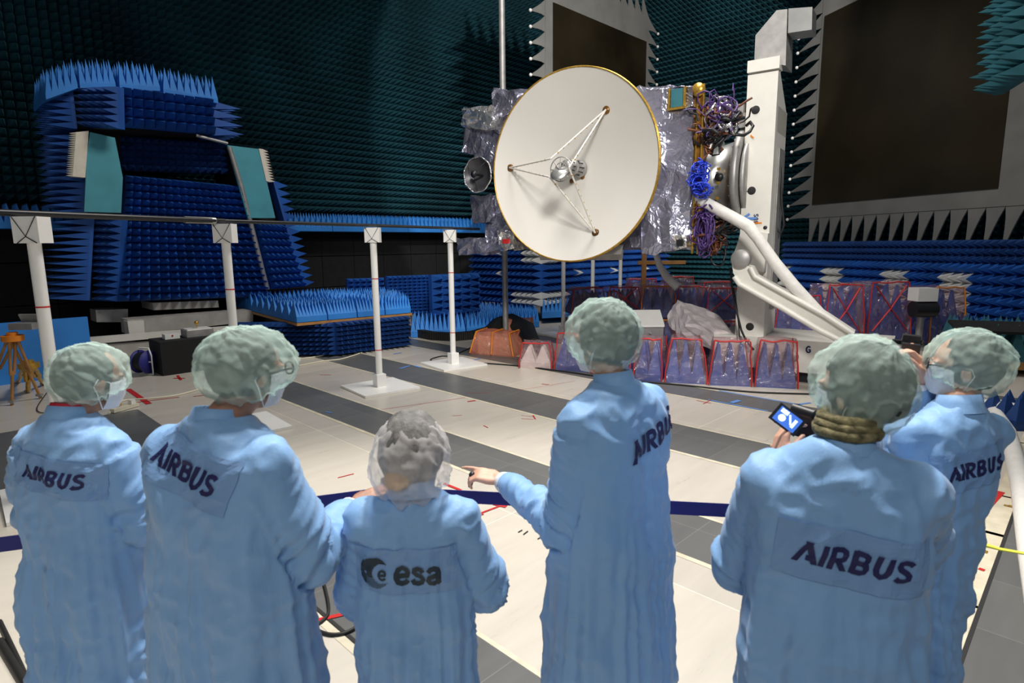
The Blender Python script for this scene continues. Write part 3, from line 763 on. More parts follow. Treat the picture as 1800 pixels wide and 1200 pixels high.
# diagonal arm
def armpoly(pts, b, th, name, mt, par):
    f_ = [tp(x, y, b) for x, y in pts]; g = [v + K * th for v in f_]; k = len(pts); m = MB()
    m.add(f_ + g, [tuple(range(k)), tuple(range(2 * k - 1, k - 1, -1))] + [(i, i + k, (i + 1) % k + k, (i + 1) % k) for i in range(k)])
    return m.build(name, M[mt], par)
armpoly([(1285, 458), (1297, 425), (1303, 402), (1350, 410), (1343, 478), (1322, 474), (1310, 470)], .95, .15, 'arm_bracket', 'white', tow)
am = armpoly([(1286, 462), (1318, 468), (1326, 484), (1390, 519), (1450, 552), (1500, 585), (1480, 600), (1440, 580), (1370, 538), (1299, 498), (1289, 480)], .55, .3, 'diagonal_arm', 'white', tow)
m = MB(); m.tube([tp(1319, 470, .52), tp(1327, 486, .52), tp(1390, 521, .52), tp(1450, 554, .52), tp(1500, 587, .52)], .035, 8)
m.tube([tp(1291, 486, .52), tp(1300, 499, .52), tp(1370, 538, .52), tp(1440, 580, .52), tp(1480, 600, .52)], .04, 8); m.build('arm_rib', M['white'], am)
m = MB(); m.lathe([(.001, 0), (.125, 0), (.13, .01), (.13, .12)], tp(1301, 455, .5), (T, Z, K), 36); m.build('pivot_cap', M['steel'], am)
# plinth
zb = .62
m = MB(); lbox(m, a0 - .3, a1 + 1.6, 1.05, 2.2, .16, zb); m.build('plinth', M['white'], tow)
m = MB(); lbox(m, a0 - .2, a1 + 1.5, 1.15, 2.1, .0, .16); m.build('plinth_foot', M['black2'], tow)
m = MB(); m.lathe([(.001, 0), (.085, 0), (.085, .01)], LP(a1 + .42, 1.04, .38), (T, Z, K), 24); m.build('grey_disc', M['steel'], tow)
# black hoses on the column
for k, (pts, r) in enumerate((([(1284, 470), (1286, 500), (1293, 540), (1303, 580), (1312, 600), (1325, 615)], .016), ([(1290, 505), (1296, 545), (1300, 590), (1303, 612)], .01))):
    m = MB(); m.tube([tp(x, y, .93) for x, y in pts], r, 8); tag(m.build('hose', M['rubber']), ['thick black hose hanging down the left edge of the tower foot', 'thin black hose beside the thick one at the tower foot'][k], 'hose')
m = MB(); m.tube([tp(x, y, TW + .45) + T * .05 for x, y in ((1362, 250), (1366, 310), (1368, 360), (1372, 395), (1366, 412), (1358, 400))], .018, 8); tag(m.build('hose', M['rubber']), 'black cable loop hanging at the right side of the tower column', 'hose')

# white wrapped hoses
def path(pts): return [at_y(x, y, Y) for x, y, Y in pts]
m = MB(); pts = path([(1158, 323, 9.1), (1175, 326, 9.0), (1200, 336, 8.85), (1240, 357, 8.6), (1290, 383, 8.4), (1316, 398, 8.25), (1333, 420, 8.2), (1362, 462, 8.1), (1395, 503, 8.0), (1440, 552, 7.9), (1480, 585, 7.8), (1520, 610, 7.75)])
m.tube(pts, [.04, .065, .075, .085, .08, .085, .075, .08, .085, .085, .085, .085], 14)
tag(m.build('wrapped_duct', M['drape']), 'long white wrapped duct running from the dish down past the tower', 'duct')
m = MB(); m.tube(path([(1152, 445, 10.6), (1160, 468, 10.5), (1172, 487, 10.4), (1192, 505, 10.3)]), [.05, .06, .07, .08], 12)
tag(m.build('wrapped_duct', M['drape']), 'short white wrapped duct hanging below the foil body', 'duct')
m = MB(); m.tube([at_z(x, y, .12) for x, y in ((1640, 665), (1700, 700), (1745, 716), (1790, 728))], .11, 14)
tag(m.build('wrapped_duct', M['drape']), 'white wrapped duct lying on the floor behind the rightmost head', 'duct')
m = MB(); m.tube([at_z(x, y, .1) for x, y in ((1742, 716), (1772, 760), (1795, 850), (1812, 960), (1835, 1090), (1850, 1190))], [.07] * 6, 14)
tag(m.build('wrapped_duct', M['drape']), 'white wrapped duct running along the right edge of the picture', 'duct')

# grey mast behind the spacecraft and amber ladder frame
mb_ = Vector(at_y(889, 600, 12.6)).xy.to_3d(); mt_ = MB(); mt_.cyl(mb_, mb_ + Z * 9.5, .062); mt_.cyl(mb_, mb_ + Z * .05, .2); mt_.cyl(mb_ + Z * 2.3, mb_ + Z * 2.36, .075)
tag(mt_.build('mast', M['steel'], loc=mb_), 'tall thin grey metal mast rising behind the spacecraft', 'mast')
lf = Vector(at_y(1131, 505, 12.0)).xy.to_3d(); m = MB()
m.box(lf + Z * .95, (.09, .06, 1.9)); m.box(lf + Z * .02, (.5, .4, .04)); m.box(lf + Vector((.35, 0, 1.62)), (.95, .05, .07))
tag(m.build('wooden_frame', M['wood'], loc=lf), 'brown wooden frame standing beneath the right end of the spacecraft', 'frame')
# ================================================================ absorbers packed in clear plastic
def bag(pl, pr, h, dep, label, z=0.0, seed=0, top=.82, tape='red', wrapm='wrap', nsp=3, blue='blue', group=None, cross=False):
    rnd = random.Random(seed); pl, pr = Vector(pl), Vector(pr)
    u = (pr - pl); w_ = u.length; u.normalize(); v = Vector((-u.y, u.x, 0)); v = v if v.y > 0 else -v
    c = (pl + pr) / 2 + v * dep / 2; root = thing('wrapped_absorber', c, label, 'packed foam absorber', group)
    m = MB(); m.box(c + Z * (.05), (w_ * .92, dep * .9, .1), (u, v, Z))
    nd = max(2, int(dep / w_ * nsp)); hw, hd = w_ * .45, dep * .43
    q = [c - u * hw - v * hd + Z * .1, c + u * hw - v * hd + Z * .1, c + u * hw + v * hd + Z * .1, c - u * hw + v * hd + Z * .1]
    for i in range(nsp):
        for j in range(nd):
            def pt(a, b): return q[0] + (q[1] - q[0]) * a + (q[3] - q[0]) * b
            a_, b_, a2, b2 = i / nsp, j / nd, (i + 1) / nsp, (j + 1) / nd; g = .22
            lo = [pt(a_, b_), pt(a2, b_), pt(a2, b2), pt(a_, b2)]; cc = sum(lo, Vector()) / 4 
            hi = [cc + (x - cc) * .12 + Z * (h - .16) for x in lo]
            cc2 = Vector((c.x, c.y, 0)) - Vector((cc.x, cc.y, 0)); hi = [x + cc2 * .1 for x in hi]
            m.hexa(lo + hi)
    m.build('foam_block', M[blue], root)
    bm = bmesh.new(); L = 7
    def corner(s1, s2, f):
        k = 1 - (1 - top) * f ** 1.5
        return c + u * (w_ / 2 * s1 * k) + v * (dep / 2 * s2 * k) + Z * (.01 + f * (h - .01))
    e = [[corner(-1, -1, i / L), corner(1, -1, i / L), corner(1, 1, i / L), corner(-1, 1, i / L)] for i in range(L + 1)]
    rows = []
    for i in range(L + 1):
        r_ = []
        for s in range(4):
            a_, b_ = e[i][s], e[i][(s + 1) % 4]
            for k in range(4):
                p = a_.lerp(b_, k / 4)
                am = .018 if k else .006
                if i in (0,): am = .004
                p = p + Vector((rnd.gauss(0, am), rnd.gauss(0, am), rnd.gauss(0, am) if i else 0)); r_.append(bm.verts.new(p))
        rows.append(r_)
    for i in range(L):
        for k in range(16):
            bm.faces.new([rows[i][k], rows[i][(k + 1) % 16], rows[i + 1][(k + 1) % 16], rows[i + 1][k]])
    tv = bm.verts.new(c + Z * (h + .02)); 
    for k in range(16): bm.faces.new([rows[-1][k], rows[-1][(k + 1) % 16], tv])
    for v_ in bm.verts: v_.co -= c
    me = bpy.data.meshes.new('plastic_wrap'); bm.to_mesh(me); bm.free(); me.materials.append(M[wrapm])
    wo = bpy.data.objects.new('plastic_wrap', me); COL.objects.link(wo); wo.parent = root
    if tape:
        m = MB()
        for s in ((-1, -1), (1, -1), (1, 1)):
            pts = [corner(s[0], s[1], i / 6) + Vector((rnd.gauss(0, .006), -.008, 0)) for i in range(7)]
            m.tube(pts, .018, 6, flat=.5)
        pts = [corner(-1 + 2 * i / 6, -1, 1) + Vector((0, -.005, rnd.gauss(0, .008))) for i in range(7)]; m.tube(pts, .012, 6)
        m.build('tape', M[tape], root)
        if cross:
            for s_ in (-1, 1):
                m = MB(); m.tube([corner(-.8 * s_, -1.03, .25), corner(0, -1.05, .6), corner(.8 * s_, -1.03, .95)], .022, 6, flat=.4); m.build('tape', M[tape], root)
    return root
def fbag(x0, x1, y0, y1, h, dep, label, **k):
    return bag(at_z(x0, y0), at_z(x1, y1), h, dep, label, **k)
fbag(912, 970, 647, 649, .42, .35, 'small clear bag with a red taped foot at the left end of the front row', seed=1, blue='white', nsp=2, top=.78)
fbag(974, 1034, 650, 655, .6, .5, 'bagged blue foam in the front row, second from its left end', seed=2)
fbag(1040, 1108, 657, 664, .64, .5, 'bagged blue foam in the front row just behind the tall pointing person', seed=3)
fbag(1113, 1163, 668, 672, .62, .5, 'bagged blue foam in the front row right beside the green cap of the tall person', seed=4, nsp=2)
fbag(1168, 1242, 673, 676, .64, .55, 'bagged blue foam in the front row below the tilted silver bag', seed=5, top=.7)
fbag(1246, 1321, 677, 680, .64, .42, 'bagged blue foam in the front row with pink crumpled top before the tower foot', seed=6)
fbag(1326, 1402, 680, 684, .66, .38, 'bagged blue foam at the right end of the front row', seed=7)
# stacks behind: lower one then upper one
def stack(x, Y, yaw, h, w_, lab1, lab2, seed, **k):
    p = Vector(at_y(x, 560, Y)); p.z = 0; u = Vector((math.cos(yaw), math.sin(yaw), 0)) * w_ / 2
    bag(p - u, p + u, .6, .6, lab1, seed=seed, top=.9, **k)
    q = p + Z * .64 + Vector((0, .02, 0)); bag(q - u * .95, q + u * .95, h, .58, lab2, seed=seed + 50, **k)
stack(1036, 11.6, .2, .5, .75, 'lower bag of the stack furthest left behind the green cap', 'upper dark bag of the stack furthest left behind the green cap', 11, blue='navy')
stack(1098, 11.2, .1, .55, .7, 'lower bag of the second stack behind the metal case', 'upper dark bag of the second stack behind the metal case', 12, blue='navy', cross=True)
stack(1158, 10.9, 0, .58, .7, 'lower bag of the stack right of the metal case', 'upper bag with amber tape standing between the case and the tower', 13, tape='orange')
stack(1218, 11.0, .1, .56, .68, 'lower bag of the stack behind the tilted silver bag', 'upper bag of the stack behind the tilted silver bag', 14)
stack(1272, 10.6, .05, .55, .66, 'lower bag of the stack touching the left side of the tower', 'upper bag with red cross tape touching the left side of the tower', 15, cross=True)
p = Vector(at_y(1128, 560, 13)); 
for k, (x, Y, h, lb) in enumerate(((1130, 12.6, 1.25, 'brown dusty bag in the rear row under the foil body'), (1195, 12.4, 1.3, 'dark bag in the rear row below the short white duct'), (1262, 12.2, 1.2, 'reddish bag in the rear row left of the tower'))):
    p = Vector(at_y(x, 560, Y)); p.z = 0; bag(p - Vector((.4, 0, 0)), p + Vector((.4, 0, 0)), h, .6, lb, seed=30 + k, blue='navy', top=.7)
for k, (x0, x1, Y, h, lb, kw) in enumerate(((1362, 1450, 10.8, 1.02, 'tall bagged foam behind the diagonal arm of the tower', {}), (1452, 1522, 11.0, 1.2, 'tall bagged foam with red cross tape right of the white arm', dict(cross=True)), (1526, 1604, 11.2, 1.22, 'tall bagged foam with a big red cross left of the grey instrument', dict(cross=True)), (1636, 1700, 11.1, 1.12, 'leaning bag with orange scraps right of the grey instrument', dict(tape='orange')))):
    a_, b_ = Vector(at_y(x0, 560, Y)), Vector(at_y(x1, 560, Y + .1)); a_.z = b_.z = 0; bag(a_, b_, h, .7, lb, seed=40 + k, **kw)
# orange bags on the left
def lump(pts_px, z0, h, dep, label, seed):
    a_, b_ = Vector(at_z(*pts_px[0])), Vector(at_z(*pts_px[1])); u = (b_ - a_); w_ = u.length; u.normalize(); v = Vector((-u.y, u.x, 0)); c = (a_ + b_) / 2 + v * dep / 2
    root = thing('wrapped_package', c, label, 'wrapped package'); rnd = random.Random(seed)
    bm = bmesh.new(); bmesh.ops.create_cube(bm, size=1); bmesh.ops.subdivide_edges(bm, edges=bm.edges[:], cuts=4, use_grid_fill=True)
    for q in bm.verts:
        f = q.co.z + .5; k = 1 - .25 * f
        q.co = u * q.co.x * w_ * k + v * q.co.y * dep * k + Z * (f * h + z0) + Vector((rnd.gauss(0, .012), rnd.gauss(0, .012), rnd.gauss(0, .01) if f > .1 else 0))
    me = bpy.data.meshes.new('wrap'); bm.to_mesh(me); bm.free(); me.materials.append(M['owrap']); o = bpy.data.objects.new('wrap', me); COL.objects.link(o); o.parent = root
    m = MB(); m.box(c + Z * h * .42, (w_ * .72, dep * .7, h * .8), (u, v, Z)); m.build('content', M['cream'], root)
    m = MB(); 
    for s in (-.5, 0, .5): m.tube([c + u * w_ * s * (1 if True else 1) - v * dep * .51 + Z * .02, c + u * w_ * s * .76 - v * dep * .39 + Z * h, c + u * w_ * s * .76 + v * dep * .38 + Z * (h + .01)], .016, 6)
    m.build('tape', M['orange'], root); return root
lump([(826, 622), (902, 628)], 0, .42, .55, 'pink and orange plastic-wrapped package on the floor by the cable chain', 1)
lump([(884, 596), (942, 596)], 0, .42, .5, 'dark orange wrapped package behind the pink one', 2)
# metal case and tilted silver bag
c = Vector(at_y(1138, 592, 9.5)); c.z = 0
tb = thing('metal_case', c, 'small white metal case with a sloping lid behind the front row', 'case')
m = MB(); m.box(c + Z * .36, (.42, .35, .72)); m.build('case_body', M['alu'], tb)
m = MB(); m.hexa([c + Vector(v_) for v_ in ((-.22, -.2, .7), (.22, -.2, .7), (.24, .2, .9), (-.2, .2, .9), (-.22, -.2, .73), (.22, -.2, .73), (.24, .2, .93), (-.2, .2, .93))]); m.build('lid', M['plastic'], tb)
m = MB(); m.ball(c + Vector((0, -.2, .6)), .02); m.build('latch', M['steel'], tb)
c = Vector(at_y(1228, 572, 9.35)); rnd = random.Random(3)
bm = bmesh.new(); bmesh.ops.create_cube(bm, size=1); bmesh.ops.subdivide_edges(bm, edges=bm.edges[:], cuts=5, use_grid_fill=True)
rm = Matrix.Rotation(.42, 3, 'Y') @ Matrix.Rotation(.35, 3, 'X') @ Matrix.Rotation(.25, 3, 'Z')
for q in bm.verts: q.co = rm @ Vector((q.co.x * .78, q.co.y * .6, q.co.z * .36)) + Vector((rnd.gauss(0, .012), rnd.gauss(0, .012), rnd.gauss(0, .012)))
me = bpy.data.meshes.new('silver_bag'); bm.to_mesh(me); bm.free(); me.materials.append(M['silverbag'])
o = bpy.data.objects.new('silver_bag', me); COL.objects.link(o); o.location = c; tag(o, 'crumpled silver bag lying tilted on top of the wrapped foam', 'bag')
# instrument on the right
c = Vector(at_y(1618, 560, 11.0)); c.z = 0
it = thing('instrument_stand', c, 'grey boxed instrument with a black cylinder between the wrapped foam', 'instrument')
m = MB(); m.box(c + Z * 1.02, (.36, .3, .24)); m.build('housing', M['plastic'], it)
m = MB(); m.cyl(c + Vector((-.2, -.05, .75)), c + Vector((.2, -.05, .75)), .15, 20); m.build('cylinder', M['black2'], it)
m = MB(); m.cyl(c, c + Z * .7, .06); m.cyl(c, c + Z * .04, .25); m.build('stand', M['steel'], it)
# black cable chain
m = MB(); pts = [at_z(x, y) for x, y in ((716, 585), (730, 591), (760, 597), (795, 599), (830, 596), (858, 588), (880, 579), (905, 574), (925, 580), (934, 592))]
dense = []
for i in range(len(pts) - 1):
    for k in range(9): dense.append(Vector(pts[i]).lerp(Vector(pts[i + 1]), k / 9))
for i in range(len(dense) - 1):
    d = (dense[i + 1] - dense[i]); L = d.length; d.normalize(); m.box(dense[i] + Z * .09, (L * .8, .14, .17), (d, Vector((-d.y, d.x, 0)), Z))
m.tube([p_ + Z * .09 for p_ in dense], .06, 6)
tag(m.build('cable_chain', M['rubber']), 'black plastic cable chain curving on the floor before the blue spikes', 'cable chain')
m = MB(); m.tube([at_z(x, y, .25 + .05 * math.sin(i)) for i, (x, y) in enumerate(((850, 590), (875, 570), (900, 566), (925, 580), (940, 605)))], [.1, .16, .2, .2, .12], 8)
tag(m.build('cable_bundle', M['rubber']), 'black bundle of cables bulging between the two wrapped packages', 'cables')
# ================================================================ white barrier posts and the bar
def post(px, yaw, full, label, h=2.15, plate=.83, group=None):
    g = Vector(px); root = thing('barrier_post', g, label, 'post', group)
    u = Vector((math.cos(yaw), math.sin(yaw), 0)); v = Vector((-u.y, u.x, 0)); a3 = (u, v, Z)
    m = MB(); m.box(g + Z * .017, (plate, plate, .03), a3); m.build('base_plate', M['plastic'], root)
    m = MB(); m.box(g + Z * .12, (.14, .14, .18), a3); m.build('socket', M['plastic'], root)
    m = MB(); m.cyl(g + Z * .2, g + Z * h, .046, 20); po = m.build('pole', M['plastic'], root)
    if full:
        m = MB(); m.box(g + Z * (h + .0), (.2, .14, .2), (Vector((1, 0, 0)), Vector((0, 1, 0)), Z)); m.build('top_block', M['plastic'], root)
        m = MB(); f = -.074
        m.tube([g + Vector((-.09, f, h + .1)), g + Vector((0, f, h - .05)), g + Vector((.09, f, h + .1))], .004, 5); m.tube([g + Vector((-.07, f, h - .1)), g + Vector((0, f, h - .05)), g + Vector((.08, f, h - .1))], .004, 5)
        m.build('strap', M['black2'], root)
        m = MB(); 
        for zz in (1.55, .55): m.cyl(g + Z * zz, g + Z * (zz + .012), .048, 20)
        m.build('red_ring', M['red'], po)
    return root
gs = [at_z(120, 868), at_z(425, 752), at_z(668, 682), at_z(797, 641)]
lbs = ['white barrier post at the left edge beside the two leftmost people', 'white barrier post rising behind the second green cap from the left', 'white barrier post in the middle with its square base fully visible', 'white barrier post nearest the spacecraft with a black cable at its base']
yaws = [.75, .72, .67, .62]
for i, g in enumerate(gs): post(g, yaws[i], True, lbs[i])
for i, ((x, Y), lb) in enumerate(zip(((990, 13.2), (1041, 14.3), (1089, 15.5), (1128, 16.8)), ('thin white post furthest left of those under the spacecraft', 'thin white post second from the left under the spacecraft', 'thin white post third from the left under the spacecraft', 'thin white post beside the brown frame under the spacecraft'))):
    g = Vector(at_y(x, 560, Y)); g.z = 0; post(g, .6, False, lb, h=1.95)
bz = 2.28
b0, b1 = Vector(at_z(120, 868)), Vector(at_z(797, 641)); dd = (b1 - b0).normalized()
m = MB(); s0 = b0 - dd * 1.6 + Z * bz; s1 = b1 + dd * .9 + Z * bz
pts = []
for i in range(4): pts.append(Vector(gs[i]) + Z * bz)
bar = thing('barrier_bar', s0, 'long black bar strapped across the tops of the white posts', 'bar')
for k, (p_, q_) in enumerate(((pts[0] - dd * 1.6, pts[1]), (pts[1], pts[2]), (pts[2], pts[3]), (pts[3], pts[3] + dd * .95))):
    m = MB(); m.cyl(p_, q_, .021 if k else .026, 12); m.build('rod', M['black2'], bar)
m = MB(); q_ = pts[1] - dd * .45; m.cyl(q_, q_ + dd * .34, .034, 12); m.build('clear_joint', M['alu'], bar)
# ---------------------------------------------------------------- retractable belt
bl = [at_z(-60, 965, .92), at_z(683, 866, .92), at_z(1435, 905, .92)]
def ribbon(mb, a, b, w_, th=.003, n=1):
    a, b = Vector(a), Vector(b); d = (b - a).normalized(); s_ = Vector((-d.y, d.x, 0))
    return mb.box((a + b) / 2, ((b - a).length, th, w_), (d, s_, Z))
for i, lb in enumerate(('navy barrier belt running left from the black stanchion', 'navy barrier belt running right from the black stanchion')):
    m = MB(); ribbon(m, bl[i], bl[i + 1], .058); tag(m.build('barrier_belt', M['navyweb']), lb, 'barrier belt')
for p_, lb in ((bl[0], 'black belt stanchion at the left edge'), (bl[1], 'black belt stanchion hidden behind the clear cap of the smallest person'), (bl[2], 'black belt stanchion behind the people with cameras')):
    g = Vector((p_.x, p_.y, 0)); rt = thing('stanchion', g, lb, 'stanchion')
    m = MB(); m.cyl(g + Z * .02, g + Z * .98, .024, 16); m.build('pole', M['black2'], rt)
    m = MB(); m.lathe([(.001, .05), (.03, .045), (.16, .015), (.17, 0), (.001, 0)], g, (Vector((1, 0, 0)), Vector((0, 1, 0)), Z), 28); m.build('base', M['black2'], rt)
    m = MB(); m.cyl(g + Z * .87, g + Z * .985, .032, 16); m.build('belt_head', M['black2'], rt)
m = MB(); a_, b_ = Vector(at_z(1702, 949, .8)), Vector(at_z(1900, 990, .8)); m.tube([a_ - Vector((.25, 0, .02)), a_, a_.lerp(b_, .3) - Z * .01, b_], [.007, .02, .01, .009], 8, flat=.5)
tag(m.build('rope', M['yellow']), 'bright yellow strap stretched at the right edge of the picture', 'strap')
# ---------------------------------------------------------------- tape and marks on the floor
m = MB()
def mark(x0, y0, x1, y1, w_, mi=0):
    a_, b_ = Vector(at_z(x0, y0)), Vector(at_z(x1, y1)); d = (b_ - a_).normalized(); s_ = Vector((-d.y, d.x, 0)) * w_ / 2
    m.add([a_ - s_ + Z * .005, b_ - s_ + Z * .005, b_ + s_ + Z * .005, a_ + s_ + Z * .005], [(0, 1, 2, 3)], mi)
for t_ in ((670, 720, 818, 699, .008), (700, 731, 700, 731.5, .05), (225, 684, 262, 710, .07), (235, 708, 315, 698, .025), (305, 665, 325, 665, .04), (312, 660, 318, 668, .04), (562, 659, 582, 659, .015), (613, 683, 630, 677, .05), (594, 840, 622, 833, .012), (795, 731, 812, 730, .01), (822, 706, 836, 704, .03), (916, 730, 940, 733, .008), (916, 736, 938, 737, .008), (937, 730, 941, 737, .015), (850, 748, 858, 752, .01), (780, 850, 810, 862, .03), (868, 886, 890, 891, .04), (838, 905, 878, 890, .02), (836, 907, 850, 904, .02), (1224, 704, 1250, 709, .012), (1236, 710, 1250, 703, .012), (1728, 895, 1757, 864, .07), (1724, 1003, 1727, 1000, .03), (560, 1090, 618, 1077, .03), (952, 675, 965, 676, .02), (905, 687, 1010, 670, .006), (820, 690, 860, 691, .006), (340, 697, 375, 693, .02)): mark(*t_)
for t_ in ((692, 622, 706, 620, .05), (703, 648, 720, 643, .05), (728, 643, 740, 646, .05), (655, 657, 664, 659, .04), (645, 676, 700, 674, .03), (828, 634, 845, 630, .04), (1264, 687, 1410, 712, .035), (1245, 703, 1350, 723, .03), (1285, 708, 1300, 704, .06), (1395, 712, 1425, 708, .04), (480, 745, 500, 741, .05), (572, 724, 584, 726, .02), (1700, 690, 1735, 700, .09), (1780, 705, 1800, 720, .06)): mark(*t_, 1)
for t_ in ((911, 936, 918, 932, .01), (920, 940, 928, 934, .01), (945, 948, 952, 944, .01), (1690, 890, 1692, 888, .03)): mark(*t_, 2)
for t_ in ((1768, 890, 1770, 888, .03), (1776, 892, 1778, 889, .03), (1730, 972, 1732, 968, .03)): mark(*t_, 3)
tag(m.build('tape_marks', [M['red'], M['bluetape'], M['gap'], M['gold']]), 'red and blue tape marks scattered over the floor', 'floor tape', kind='stuff')
def cable(pts, r, mt, label, z=.012):
    P = [Vector(at_z(x, y)) + Z * z for x, y in pts]; D = []
    for i in range(len(P) - 1):
        p0, p1, p2, p3 = P[max(0, i - 1)], P[i], P[i + 1], P[min(len(P) - 1, i + 2)]
        for k in range(6):
            t = k / 6; D.append(.5 * ((2 * p1) + (p2 - p0) * t + (2 * p0 - 5 * p1 + 4 * p2 - p3) * t * t + (3 * p1 - p0 - 3 * p2 + p3) * t ** 3))
    D.append(P[-1]); mm = MB(); mm.tube(D, r, 8); return tag(mm.build('cable', M[mt]), label, 'cable')
cable([(520, 616), (560, 620), (600, 616), (640, 608), (655, 604)], .014, 'cable', 'pale cable with a plug on the floor before the blue slabs')
cable([(520, 632), (555, 628), (600, 618), (632, 621)], .013, 'cable', 'pale cable looping on the floor, middle of the three')
cable([(520, 645), (565, 636), (600, 632), (636, 621)], .013, 'cable', 'pale cable nearest to us before the blue slabs')
cable([(192, 728), (215, 706), (260, 702), (310, 696), (355, 684)], .013, 'cable', 'cream cable running from the power strip behind the left people')
cable([(799, 637), (770, 638), (757, 633), (775, 627), (800, 624), (850, 600), (872, 584)], .011, 'rubber', 'black cable looping around the foot of the fourth white post')
cable([(800, 637), (860, 640), (920, 645), (1000, 655), (1090, 668), (1200, 678), (1320, 690), (1432, 694)], .012, 'rubber', 'long black cable running along the foot of the bagged foam')
cable([(550, 1100), (566, 1095), (578, 1075), (570, 1030), (556, 985)], .009, 'rubber', 'black cable hanging in a loop beside the second person, upper one')
cable([(545, 1105), (580, 1118), (615, 1112), (650, 1085), (690, 1050)], .009, 'rubber', 'black cable lying in a wide curve beside the second person')
cable([(82, 692), (66, 716), (70, 726), (92, 727)], .006, 'rubber', 'thin black wire curled at the foot of the left white post')
cable([(715, 583), (725, 580), (735, 574), (742, 568)], .012, 'cable', 'white cable bending over the black chain', .1)
cable([(0, 1130), (60, 1230)], .02, 'rubber', 'thick black cable crossing the lower left corner')
cable([(0, 1095), (40, 1180), (60, 1230)], .012, 'rubber', 'thin black cable in the lower left corner')
# power strip
g = Vector(at_z(220, 720)); ps = thing('power_strip', g, 'cream power strip on the floor right of the leftmost head', 'power strip')
d = (Vector(at_z(236, 715)) - Vector(at_z(204, 724))).normalized(); s_ = Vector((-d.y, d.x, 0))
m = MB(); m.box(g + Z * .03, (.34, .07, .045), (d, s_, Z)); m.build('housing', M['cable'], ps)
m = MB(); m.box(g + d * .1 + Z * .075, (.06, .06, .06), (d, s_, Z)); m.build('plug', M['plastic'], ps)
m = MB(); m.box(g - d * .05 + s_ * .04 + Z * .09, (.05, .05, .05), (d, s_, Z)); m.build('yellow_plug', M['gold'], ps)
# ---------------------------------------------------------------- cloth-covered table with devices
g = Vector(at_z(287, 661)); m = MB(); L1, L2, hh = 1.45, .62, .54
m.hexa([g, g + B * L1, g + B * L1 + A * L2, g + A * L2] + [x + Z * hh for x in (g, g + B * L1, g + B * L1 + A * L2, g + A * L2)])
bt = tag(m.build('covered_table', M['blackcloth'], loc=g), 'low table draped in black cloth at the left', 'table')
def on_t(u, v, z=0): return g + B * u + A * v + Z * (hh + z)
d1 = thing('device', on_t(.25, .3), 'small white box with a red dot on the black cloth', 'electronic device')
m = MB(); m.box(on_t(.25, .3, .045), (.22, .16, .08), (B, A, Z)); m.build('housing', M['plastic'], d1)
m = MB(); m.ball(on_t(.25, .22, .06), .015); m.build('red_knob', M['red'], d1)
d2 = thing('device', on_t(.66, .32), 'grey metal measuring box with a yellow knob on the black cloth', 'electronic device')
m = MB(); m.box(on_t(.66, .32, .06), (.42, .3, .11), (B, A, Z)); m.build('housing', M['steel'], d2)
m = MB(); m.box(on_t(.66, .32, .125), (.38, .26, .02), (B, A, Z)); m.build('cover', M['plastic'], d2)
m = MB(); m.cyl(on_t(.66, .32, .13), on_t(.66, .32, .2), .008); m.ball(on_t(.66, .32, .22), .035); m.build('yellow_knob', M['gold'], d2)
m = MB(); m.box(on_t(1.1, .3, .004), (.26, .2, .005), (B, A, Z)); tag(m.build('paper_sheet', M['plastic']), 'white sheet lying on the black cloth', 'paper')
# cable reel
g = Vector(at_z(256, 659)); u = Vector((.96, -.28, 0)).normalized(); v = Vector((.28, .96, 0))
cr_ = thing('cable_reel', g, 'blue cable drum in a white tube frame beside the black table', 'cable reel')
c = g + Z * .22; m = MB(); m.lathe([(.15, -.08), (.155, -.04), (.15, 0), (.155, .04), (.15, .08)], c, (v, Z, u), 24); m.build('wound_cable', M['rubber'], cr_)
for s in (-1, 1):
    m = MB(); m.lathe([(.001, .09 * s), (.185, .09 * s), (.185, .1 * s), (.001, .1 * s)], c, (v, Z, u), 28); m.build('flange', M['navyweb'], cr_)
m = MB(); m.tube([c + u * -.08 + Z * .22, c + u * .12 + Z * .22, c + u * .16 + Z * .1, c + u * .16 - Z * .2, c + u * -.1 - Z * .2], .012, 8); m.cyl(c - u * .1, c + u * .16, .012); m.build('frame', M['plastic'], cr_)
# tripods
def tripod(top, feet, r, mt, label):
    top = Vector(top); rt = thing('tripod', Vector((top.x, top.y, 0)), label, 'tripod')
    m = MB(); m.cyl(top - Z * .05, top + Z * .02, .12, 20); m.cyl(top + Z * .02, top + Z * .06, .06, 16); m.build('head', M[mt], rt)
    for f in feet:
        f = Vector(f); d = (f - top); s_ = Vector((-d.y, d.x, 0)).normalized() * .045
        m = MB(); mid = top.lerp(f, .55)
        m.tube([top + s_, mid + s_ * .5], r, 8); m.tube([top - s_, mid - s_ * .5], r, 8); m.tube([mid - (mid - top) * .1, f], r, 8); lg = m.build('leg', M['wood'] if mt == 'orange' else M[mt], rt)
        m = MB(); m.tube([f + (top - f) * .05, f], [.025, .008], 8); m.box(f + (top - f) * .06, (.07, .05, .03)); m.build('foot_spike', M['steel'], lg)
    return rt
tp0 = Vector(at_y(22, 592, 7.55))
tripod(tp0, [at_z(21, 712), at_z(72, 700), at_z(-22, 690)], .018, 'orange', 'brown wooden survey tripod with an orange head at the left edge')
tp1 = Vector(at_y(50, 640, 7.9)); tripod(tp1, [at_z(49, 690), at_z(78, 676), at_z(30, 672)], .028, 'gold', 'yellow tripod with round plate behind the brown one')
m = MB(); c = tp0 + Vector((.12, .1, .13)); m.box(c, (.3, .22, .08)); m.box(c + Vector((0, .08, .08)), (.26, .02, .14), (Vector((1, 0, 0)), Vector((0, .9, .4)), Vector((0, -.4, .9)))); tag(m.build('laptop', M['steel']), 'small grey instrument sitting open on the brown tripod', 'instrument')
